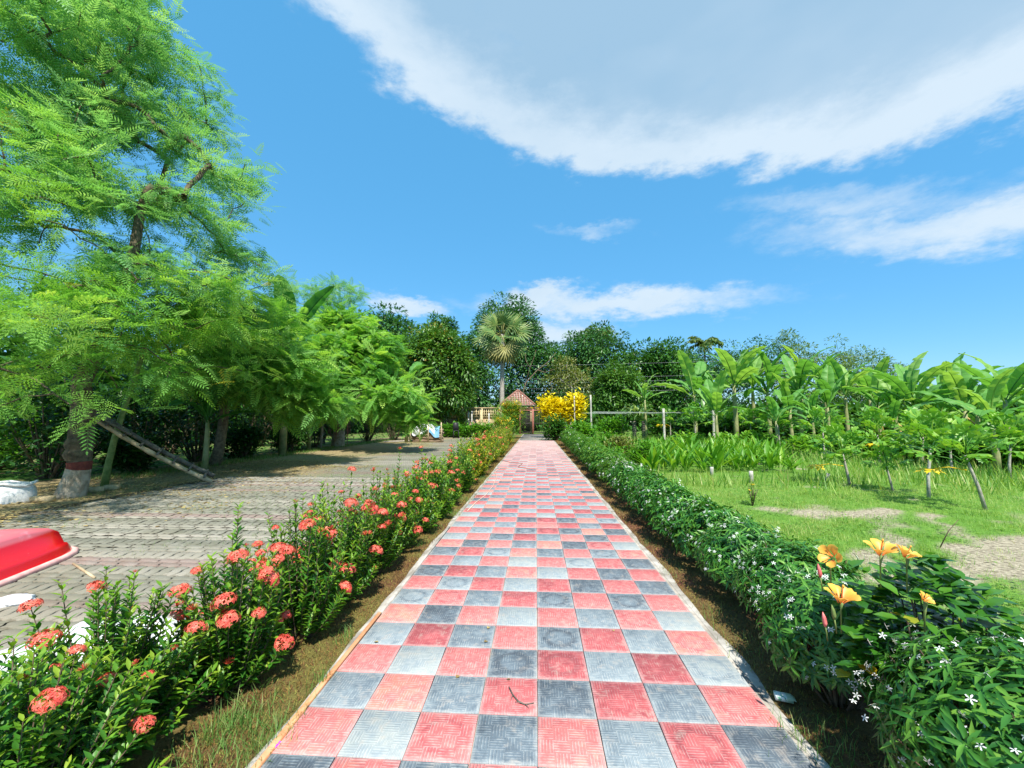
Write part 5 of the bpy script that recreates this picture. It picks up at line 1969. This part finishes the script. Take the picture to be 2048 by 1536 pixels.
for side in range(4):
    for rr in range(8):
        s = (rr + .5) / 8 * sl
        half = hw * s / sl
        for x in np.arange(-half + .12, half, .27):
            o = obj('roof_tile', tmesh_r, parent=rf)
            y_, z_ = -hw * s / sl, pk - (pk - ev) * s / sl + .03
            o.matrix_local = Matrix.Rotation(side * math.pi / 2, 4, 'Z') @ Matrix.Translation((x, y_ + .1, z_ + .06)) @ Matrix.Rotation(slope, 4, 'X')
            tiles_done += 1
for side in range(4):
    p0, p1 = Vector((hw, -hw, ev + .08)), Vector((0, 0, pk + .08))
    Rm = Matrix.Rotation(side * math.pi / 2, 3, 'Z')
    Geo().tube([Rm @ p0, Rm @ p1], .09, 6).build('hip_ridge', G['rooftile'], t)

WY = 40.0
wx0, wx1 = at(846, 860, WY)[0], at(1004, 860, WY)[0]
t = thing('lattice_wall', 'ochre boundary wall with cream lattice panels and pillars left of the gate', 'wall', (0, WY, 0))
hw_ = at(950, 817, WY)[2]
Geo().box(((wx0 + wx1) / 2, 0, hw_ * .30), (wx1 - wx0, .2, hw_ * .6)).build('lower_wall', G['plaster'], t)
Geo().box(((wx0 + wx1) / 2, 0, hw_ + .05), (wx1 - wx0 + .1, .3, .10), bev=.01).build('coping', G['plaster'], t)
pillars = np.linspace(wx0 + .15, wx1 - .15, 5)
for x in pillars:
    Geo().box((x, -.03, hw_ / 2), (.30, .30, hw_ - .004), bev=.01).build('pillar', G['cream'], t)
for a, b in zip(pillars[:-1], pillars[1:]):
    pn = Geo().box(((a + b) / 2, .10, hw_ * .8), (b - a - .3, .03, hw_ * .39)).build('lattice_panel', G['plaster'], t)
    for x in np.arange(a + .28, b - .2, .22):
        Geo().box((x, .0, hw_ * .80), (.07, .12, hw_ * .39)).build('lattice_bar', G['cream'], pn)
    for z_ in (.68, .78, .88):
        Geo().box(((a + b) / 2, .02, hw_ * z_), (b - a - .3, .10, .06)).build('lattice_bar', G['cream'], pn)
for i, (px, pt) in enumerate(((937, 824), (943, 822), (977, 826), (886, 830), (890, 832))):
    x = at(px, 860, 38)[0]
    h = at(px, pt, 38)[2]
    tag(Geo().box((0, 0, h / 2 - .03), (.12, .12, h + .06), bev=.015).build('concrete_post', G['post'], loc=(x, 38 + .15 * i, 0)),
        ['white concrete post with arm in front of the lattice wall', 'taller white concrete post beside the armed one at the lattice wall', 'white post at the right half of the lattice wall',
         'left one of two thin posts near the tarpaulin pile', 'right one of two thin posts near the tarpaulin pile'][i], 'post', 'concrete posts at the wall')
# black plastic chair in the bed
cxp = at(912, 860, 33)[0]
t = thing('plastic_chair', 'black plastic chair standing in the bed below the lattice wall', 'chair', (cxp, 33, 0), .3)
Geo().box((0, 0, .62), (.46, .46, .05), bev=.015).build('seat', G['chair'], t)
Geo().box((0, .22, .95), (.46, .05, .62), bev=.02).build('backrest', G['chair'], t)
for sx2 in (-1, 1):
    for sy2 in (-1, 1):
        Geo().box((sx2 * .2, sy2 * .2, .3), (.05, .05, .6)).build('leg', G['chair'], t)
# small garden light beside the hedge
lp = at(1008, 868, 27)
t = thing('garden_light', 'small blue-grey garden light standing in the far left hedge', 'lamp', (lp[0], 27, 0))
Geo().tube([(0, 0, -.02), (0, 0, .85)], .03, 6).build('pole', G['iron'], t)
Geo().tube([(0, 0, .85), (0, 0, 1.15)], [.10, .13], 10).build('lamp_body', G['lampglass'], t)
Geo().tube([(0, 0, 1.15), (0, 0, 1.24)], [.17, .03], 10).build('lamp_cap', G['iron'], t)

# ------------------------------------------------------------------ power cables
for i, (py, sag) in enumerate(((731, .25), (757, .3), (765, .2), (776, .3), (784, .25))):
    zc = at(1130, py, 50)[2]
    x = np.linspace(-38, 40, 16)
    z = zc + sag * ((x / 38) ** 2) * 1.5 + .012 * x
    tag(Geo().tube(np.c_[x, np.full(16, 50.0 + i * .35), z], .006, 4).build('power_cable', G['wire']), '%s of the five thin power cables crossing in front of the dark trees' % ['uppermost', 'second from top', 'middle', 'second from bottom', 'lowest'][i], 'cable', 'power cables')

# ------------------------------------------------------------------ firewood under a tarpaulin
wx, wy = at(855, 880, 27.5)[0], 27.5
t = thing('firewood_pile', 'stack of cut firewood between upright stakes at the far left of the yard', 'firewood', (wx, wy, 0), .08)
logm = []
for q in range(3):
    me = Geo().tube([(-1.0, 0, 0), (-.3, .015, .01), (.4, -.01, 0), (1.0, 0, .01)], [.055, .06, .058, .05], 7, a=q / 2).mesh('log')
    me.materials.append(G['log'])
    logm.append(me)
for lay in range(8):
    for q in range(6):
        o = obj('log', logm[int(rng.integers(0, 3))], parent=t)
        o.location = (rng.uniform(-.08, .08), -.33 + q * .125 + (lay % 2) * .05, .06 + lay * .108)
        o.rotation_euler = (rng.uniform(0, 6.28), rng.uniform(-.02, .02), rng.uniform(-.03, .03))
for x, dy in ((-1.08, -.45), (-.45, -.48), (.12, -.48), (.98, -.46)):
    Geo().tube([(x, dy, -.02), (x + .02, dy, .7), (x, dy + .01, 1.32)], [.05, .045, .04], 7).build('stake', G['bamboo_pole'], t)


def sheet_drape(name, m, parent, x0, x1, fn, y0=-.44, y1=.44, nx=18, ny=16):
    xs, us = np.linspace(x0, x1, nx), np.linspace(0, 1, ny)
    V = []
    for u in us:
        for x in xs:
            V.append(fn(x, u))
    f = [(j * nx + i, j * nx + i + 1, (j + 1) * nx + i + 1, (j + 1) * nx + i) for j in range(ny - 1) for i in range(nx - 1)]
    return Geo().poly(V, f, .5).build(name, m, parent, smooth=True)


def drape(bottom, lift):
    def fn(x, u):
        wob = .05 * math.sin(x * 5.1 + 3 * u) + .03 * math.sin(x * 11 + u * 7)
        top = 1.02 + lift + .10 * math.cos(x * 2.2) + wob
        if u < .45:
            s = u / .45
            b = bottom + .18 * math.sin(x * 4.0 + 1) + .08 * math.sin(x * 9)
            return (x, -.46 - .02 * math.sin(x * 14) - .03 * (1 - s), b + (top - b) * s)
        s = (u - .45) / .55
        return (x, -.46 + s * .92, top + .06 * math.sin(s * 3.1))
    return fn


tp = thing('tarpaulin', 'crumpled white and blue tarpaulin thrown over the firewood stack', 'tarpaulin', (wx, wy, 0), .08)
sheet_drape('white_sheet', G['tarp_white'], tp, -.95, .55, drape(.62, .02))
sheet_drape('blue_sheet', G['tarp_blue'], tp, .15, .86, drape(.42, -.03))
x, y = gp(800, 884)
tag(Geo().tube([(-.9, -.6, .05), (0, 0, .05), (1.0, .5, .06), (1.7, .9, .16)], [.05, .055, .05, .04], 6).build('fallen_branch', G['bark_pale'], loc=(x, y, 0)), 'pale fallen branch lying left of the firewood stack', 'branch')
x, y = gp(927, 874)
tag(Geo().tube([(-1.3, 0, .06), (0, .05, .06), (1.4, .0, .06)], .06, 6).build('bamboo_pole', G['bamboo_pole'], loc=(x, y, 0)), 'yellowish pole lying along the bed at the far end of the yard', 'pole')

# ------------------------------------------------------------------ bamboo ladder against the tree
f0 = np.array([*gp(424, 968), 0.05])
tt0 = np.array(at(150, 812, 8.15))
t = thing('bamboo_ladder', 'old bamboo ladder leaning from the yard onto the whitewashed tree', 'ladder', tuple(f0))
dv = tt0 - f0
side = unit(np.cross(dv, [0, 0, 1.0]))
if side[1] < 0:
    side = -side
for sgn, m in ((0, 'bamboo_pole'), (1, 'oldwood')):
    o_ = side * .30 * sgn + np.array([0, 0, .10 * sgn])
    g_ = Geo()
    k_ = 26
    ts = np.linspace(0, 1, k_)
    rr = .050 - .006 * ts
    rr[2::5] *= 1.22
    g_.tube(ts[:, None] * dv[None] + o_ + np.stack([0 * ts, 0 * ts, -.10 * np.sin(ts * math.pi)], 1), rr, 9)
    g_.build('rail', G[m], t, smooth=True)
for q in range(7):
    p = dv * (.06 + .12 * q) + np.array([0, 0, -.10 * math.sin((.06 + .12 * q) * math.pi)])
    Geo().tube([p - side * .12 + np.array([0, 0, .05]), p + side * .42 + np.array([0, 0, .16])], .026, 6).build('rung', G['oldwood'], t)
pl = dv * .80
tag(obj('plank', Geo().box((0, 0, 0), (1.15, .10, .045), bev=.008).mesh('plank'), G['oldwood'], t), None)
o = bpy.data.objects['plank']
o.location = pl + np.array([0, 0, .06]) - side * .05
o.rotation_euler = Euler((0, -math.asin(dv[2] / np.linalg.norm(dv)) + 0.0, math.atan2(dv[1], dv[0])), 'XYZ')

# --- sack and bricks by the tree
x, y = gp(20, 1003)


def lump(w, d_, h, seed, n=18, m_=14, crinkle=.10):
    v = []
    for j in range(m_ + 1):
        th = j / m_ * math.pi * .5
        for i in range(n):
            a = i / n * 2 * math.pi
            r_ = 1 + crinkle * 2 * (fbm(np.array([math.cos(a) * 2 + seed]), np.array([math.sin(a) * 2 + th * 2]), 1.6, seed)[0] - .5)
            sq = (abs(math.cos(th)) ** .45)
            v.append((w * math.cos(a) * sq * r_, d_ * math.sin(a) * sq * r_, h * math.sin(th) ** .7 * (1 + .25 * (r_ - 1))))
    f = [(j * n + i, j * n + (i + 1) % n, (j + 1) * n + (i + 1) % n, (j + 1) * n + i) for j in range(m_) for i in range(n)]
    return Geo().poly(v, f, .5)


t = thing('sack', 'white woven sack slumped on the ground at the left edge under the tree', 'sack', (x, y, -.01), .2)
lump(.36, .28, .36, 3).build('bag_body', G['sack'], t, smooth=True)
Geo().tube([(.05 + .3 * math.cos(a), .24 * math.sin(a), .34 + .03 * math.sin(3 * a)) for a in np.linspace(0, 6.28, 14)], .025, 5).build('rolled_mouth', G['sack'], t)
for i, (px, py, rz, lab) in enumerate(((85, 1003, .2, 'pale brick lying left of the whitewashed trunk'), (190, 984, .9, 'pale brick lying right of the whitewashed trunk'), (224, 979, .1, 'pale brick lying at the foot of the slender sapling'))):
    x, y = gp(px, py)
    t = thing('brick', lab, 'brick', (x, y, 0), rz)
    Geo().box((0, 0, .05), (.26 + .06 * (i == 0), .14, .1), bev=.008).build('block', G['brick'], t)
    Geo().box((0, 0, .1005), (.12, .05, .004)).build('frog_mark', G['plaster'], t)

# ------------------------------------------------------------------ upturned red boat
bow = np.array([-5.78, 4.56])
axis = unit(np.array([.29, -.957]))
t = thing('boat', 'upturned glossy red plastic boat at the left edge of the yard', 'boat', (bow[0], bow[1], 0), math.atan2(axis[1], axis[0]))
us = np.array([0, .03, .10, .22, .4, .7, 1.1, 1.6, 2.1, 2.5, 2.7])
hwid = 1.06 * np.array([.17, .27, .36, .42, .455, .47, .475, .475, .46, .43, .40])
hgt = 1.12 * np.array([.06, .10, .17, .25, .32, .355, .355, .355, .35, .34, .25])
secs = []
for u, w, h in zip(us, hwid, hgt):
    half = [(w, .045), (w - .03, .12 if h > .2 else h * .5), (w - .045, .155 if h > .2 else h * .55), (w - .075, .16 if h > .2 else h * .57), (w * .78 - .02, h * .9), (w * .70, h), (w * .4, h + .008), (0, h + .012)]
    full = half + [(-a, b) for a, b in half[-2::-1]]
    secs.append([(u, a, b) for a, b in full])
V = np.array(secs)
nS, nP = V.shape[:2]
f = [(i * nP + j, i * nP + j + 1, (i + 1) * nP + j + 1, (i + 1) * nP + j) for i in range(nS - 1) for j in range(nP - 1)]
f += [tuple(range(nP - 1, -1, -1)), tuple((nS - 1) * nP + j for j in range(nP))]
Geo().poly(V.reshape(-1, 3), f, .5).build('hull', G['boat'], t, smooth=True)
rim = [(u, w + .025, .03) for u, w in zip(us, hwid)] + [(u, -w - .025, .03) for u, w in zip(us[::-1], hwid[::-1])]
rim.append(rim[0])
Geo().tube(rim, .034, 8).build('rim', G['boat_rim'], t, smooth=True)
x, y = gp(160, 1125)
s0, s1 = np.array([*gp(146, 1133), .03]), np.array([*gp(189, 1160), .02])
tag(Geo().tube([s0, (s0 + s1) / 2, s1], .012, 6).build('stick', G['bamboo_pole']), 'dry bamboo stick poking out from under the red boat', 'stick')
x, y = gp(22, 1208)
g_ = lump(.16, .13, .05, 6, 20, 8, .35)
tag(g_.build('plastic_scrap', G['tarp_white'], loc=(x, y, 0)), 'crumpled white plastic scrap beside the boat rim', 'scrap')
# white sheet heaped behind the corner bushes
x, y = gp(175, 1345)
t = thing('white_sheet', 'rumpled white plastic sheet heaped on the pavers behind the corner ixora bushes', 'sheet', (x, y, .012), .5)
g_ = Geo()
n = 34
X, Y = np.meshgrid(np.linspace(-.62, .62, n), np.linspace(-.40, .40, n))
rr = np.sqrt((X / .62) ** 2 + (Y / .40) ** 2)
Z = .20 * np.clip(1 - rr ** 2, 0, 1) ** .6 + .06 * (fbm(X * 5, Y * 5, 1.5, 8) - .5) + .05 * np.abs(np.sin(X * 9 + Y * 5 + 3 * fbm(X, Y, 4, 2))) * (rr < 1)
Z = np.maximum(Z, .004 + .01 * fbm(X, Y, 20, 4))
edge = 1 + .12 * (fbm(np.arctan2(Y, X) * 2, rr * 0, 2.0, 4) - .5)
V = np.stack([X * edge, Y * edge, Z], 2).reshape(-1, 3)
keep = (rr.reshape(-1) < 1.12)
f = [(j * n + i, j * n + i + 1, (j + 1) * n + i + 1, (j + 1) * n + i) for j in range(n - 1) for i in range(n - 1) if keep[j * n + i] and keep[j * n + i + 1] and keep[(j + 1) * n + i] and keep[(j + 1) * n + i + 1]]
g_.poly(V, f, .5).build('plastic_film', G['tarp_white'], t, smooth=True)

# ------------------------------------------------------------------ small things on and by the path
zt = .0262
hz_pts = [(*gp(px, py, .03), .034) for px, py in ((935, 1022), (952, 1005), (972, 990), (986, 972), (993, 955), (990, 944), (1000, 936), (1025, 938))]
tag(Geo().tube(hz_pts, .008, 6).build('garden_hose', G['hose']), 'thin pale hose curving along the left edge of the path', 'hose')
hz_pts = [(*gp(px, py, .03), .034) for px, py in ((1002, 920), (1020, 925), (1045, 927), (1036, 934), (1060, 938), (1075, 938))]
tag(Geo().tube(hz_pts, .009, 6).build('fallen_twig', G['redpaint']), 'reddish curved twig lying across the path in the middle distance', 'twig')
tw = [np.array([*gp(px, py, zt), zt + .006]) for px, py in ((1018, 1376), (1026, 1392), (1036, 1404), (1050, 1411), (1068, 1408))]
t = thing('twig', 'dark forked twig lying on a red tile in the foreground', 'twig', tuple(tw[2]))
Geo().tube([p - tw[2] for p in tw], [.003, .0035, .004, .0035, .002], 5).build('main_twig', G['oldwood'], t)
for a, b in (((1050, 1411), (1030, 1406)), ((1050, 1411), (1058, 1418)), ((1026, 1392), (1022, 1402))):
    p0, p1 = [np.array([*gp(*q_, zt), zt + .006]) - tw[2] for q_ in (a, b)]
    Geo().tube([p0, (p0 + p1) / 2 + (0, 0, .004), p1], [.003, .0025, .0015], 4).build('side_twig', G['oldwood'], t)
for px, py, lab, s in ((757, 1285, 'curled brown leaf on the grey tile near the left edging', .035), (975, 1258, 'pale dry leaf on the path beyond the patterned tiles', .03), (968, 1285, 'thin dry leaf stalk on the dark grey tile', .03), (1021, 1360, 'brown leaf fragment above the tile with the twig', .025), (912, 1357, 'dark dry pod lying on a red tile left of the twig', .03), (1226, 1263, 'tiny dry leaf on the path right of centre', .02)):
    x, y = gp(px, py, zt)
    g_ = Geo()
    g_.scatter(LEAF_WIDE, frames(np.array([[math.cos(px), math.sin(px), .15]]), unit(np.array([[.4, .2, 1.0]]))), np.array([[0, 0, .004]]), s)
    g_.scatter(LEAF_OVAL, frames(np.array([[math.cos(px + .6), math.sin(px + .6), .4]])), np.array([[0, 0, .004]]), s * .8)
    tag(g_.build('dry_leaf', G['litter'], loc=(x, y, zt)), lab, 'leaf', 'fallen leaves on the path')
x, y = gp(550, 1495, .01)
g_ = Geo()
n = 6
V = [(i / (n - 1) * .055 - .0275, j / 3 * .026 - .013, .006 + .008 * abs(math.sin(i * 1.3 + j)) + .006 * (j % 2)) for j in range(4) for i in range(n)]
g_.poly(V, [(j * n + i, j * n + i + 1, (j + 1) * n + i + 1, (j + 1) * n + i) for j in range(3) for i in range(n - 1)], .5)
o = tag(g_.build('sweet_wrapper', G['magenta'], loc=(x, y, .006)), 'crumpled magenta sweet wrapper beside the terracotta edging', 'wrapper')
o.rotation_euler = (0, 0, .6)
x, y = gp(1567, 1398, .02)
t = thing('carton', 'small crushed white and green carton in the soil right of the path', 'carton', (x, y, .012), -.3)
Geo().box((0, 0, .018), (.085, .05, .026), bev=.004).build('box_body', G['carton'], t)
Geo().box((.047, 0, .022), (.018, .044, .003), ry=.4).build('flap', G['carton'], t)

# ------------------------------------------------------------------ grass and ground cover
def blades(g_, X, Y, size, lean, T, z=0.0, tint=0.0):
    n = len(X)
    a = rng.uniform(0, 6.28, n)
    e = np.radians(rng.uniform(90 - lean, 88, n))
    d = np.stack([np.cos(a) * np.cos(e), np.sin(a) * np.cos(e), np.sin(e)], 1)
    g_.scatter(T, frames(d), np.c_[X, Y, np.full(n, z)], size * rng.uniform(.5, 1.3, n), np.where(rng.random(n) < .07, 1.0, np.clip(tint + rng.random(n) * (1.0 if np.isscalar(tint) else .5), 0, 1)))


def pick(n, x0, x1, y0, y1, fn, power=1.0):
    """points on the ground, denser towards the camera"""
    y = y0 * (y1 / y0) ** rng.random(n)
    x = rng.uniform(x0, x1, n)
    ok = (x < 1.45 * y + .3) & (rng.random(n) < fn(x, y))
    return x[ok], y[ok]


g_ = Geo()
X, Y = pick(430000, 2.25, 13.0, 2.2, 13, lambda x, y: lawn_cover(x, y) ** 1.6 * np.clip(1.5 / (x * .3 + .4), 0, 1))
blades(g_, X, Y, (.045 + .0035 * Y) * (.35 + 1.3 * fbm(X, Y, 1.6, 51)), 65, BLADE_LO, 0.0, .8 * np.clip((fbm(X, Y, 1.3, 50) - .3) * 1.8, 0, 1))
X, Y = pick(60000, 2.25, 12.0, 2.2, 12, lambda x, y: lawn_cover(x, y) ** 2 * np.clip((fbm(x, y, 1.5, 77) - .4) * 4, 0, 1))
g_.scatter(KITE, frames(rdir(len(X), -.05, .5)), np.c_[X, Y, rng.uniform(.01, .05, len(X))], rng.uniform(.02, .045, len(X)), rng.random(len(X)) * .45)
tag(g_.build('lawn_grass', G['grass'], smooth=False), 'short bright green lawn grass right of the hedge', 'grass', kind='stuff')
g_ = Geo()
X, Y = pick(60000, 2.6, 40, 8.0, 34, lambda x, y: np.clip((y - (9.2 + 1.2 * (fbm(x, y, .7, 6) - .5) * 3)) / 1.2, 0, 1) * np.clip(1 - 3 * np.exp(-(((x - 5.3 - .3 * (y - 12)) / 2.2) ** 2 + ((y - 13.5) / 2.2) ** 2)), .1, 1))
blades(g_, X, Y, .22 + .012 * Y, 38, BLADE_LO)
tag(g_.build('tall_grass', G['grass'], smooth=False), 'tall bright grass growing between the papayas and bananas', 'grass', kind='stuff')
# weeds in the yard paving and along its tree edge
g_ = Geo()
n = 60000
X, Y = rng.uniform(-11.8, -2.2, n), 2.6 * (30 / 2.6) ** rng.random(n)
ok = rng.random(n) < np.clip((fbm(X, Y, .55, 21) - .52) * 5, 0, 1) * .9 * (np.abs(X + 5) < 6)
blades(g_, X[ok], Y[ok], .045 + .0022 * Y[ok], 62, BLADE_LO, .006)
X, Y = rng.uniform(-11.6, -10.4, 7000), rng.uniform(10, 30, 7000)
blades(g_, X, Y, .14, 50, BLADE_LO)
tag(g_.build('yard_weeds', G['grass_dull']), 'thin weeds sprouting between the yard pavers', 'weeds', kind='stuff')
# brown moss-like cover of the planting strips with green tufts
g_ = Geo()
n = 40000
Y = 1.3 * (30 / 1.3) ** rng.random(n)
X = np.where(rng.random(n) < .62, rng.uniform(-1.75, -1.30, n), rng.uniform(1.30, 1.62, n))
blades(g_, X, Y, .016 + .0022 * Y, 75, Tpl([(-.12, 0, 0), (.12, 0, 0), (0, 1, -.1)], [(0, 1, 2)]), .004)
tag(g_.build('brown_ground_cover', G['moss']), 'brownish creeping ground cover in the strips beside the path', 'ground cover', kind='stuff')
g_ = Geo()
for px, py, k_, r_, sz in ((430, 1500, 330, .15, .085), (480, 1440, 300, .12, .085), (520, 1500, 240, .11, .075), (560, 1460, 90, .10, .07), (640, 1370, 60, .05, .09), (690, 1280, 50, .05, .08), (840, 1090, 90, .06, .08), (900, 1030, 250, .16, .09), (870, 1060, 150, .12, .08),
                           (1340, 1150, 50, .12, .06), (1420, 1230, 60, .12, .07), (1480, 1300, 60, .12, .08), (1600, 1480, 90, .12, .08), (1680, 1510, 90, .12, .08), (1290, 1090, 50, .12, .06), (930, 1000, 200, .22, .09), (960, 960, 250, .3, .1)):
    x, y = gp(px, py)
    blades(g_, x + rng.normal(0, r_ * .6, k_), y + rng.normal(0, r_, k_), sz, 55, BLADE, .003)
tag(g_.build('path_side_grass', G['grass_dull']), 'loose green grass tufts along both edges of the path', 'grass', kind='stuff')
# leaf litter under the trees
g_ = Geo()
n = 16000
X, Y = rng.uniform(-11.5, -4.5, n), rng.uniform(4.4, 15, n)
ok = rng.random(n) < np.clip((-X - 5.6) / 2.8 + (fbm(X, Y, .7, 31) - .5) * 2, 0, 1)
X, Y = X[ok], Y[ok]
g_.scatter(KITE, frames(rdir(len(X), -.1, .25)), np.c_[X, Y, rng.uniform(.004, .02, len(X))], rng.uniform(.03, .075, len(X)))
tag(g_.build('leaf_litter', G['litter']), 'dry leaves and straw scattered under the yard trees', 'leaf litter', kind='stuff')
print('triangles', sum(len(o.data.polygons) for o in COL.objects if o.type == 'MESH'), 'objects', len(COL.objects))
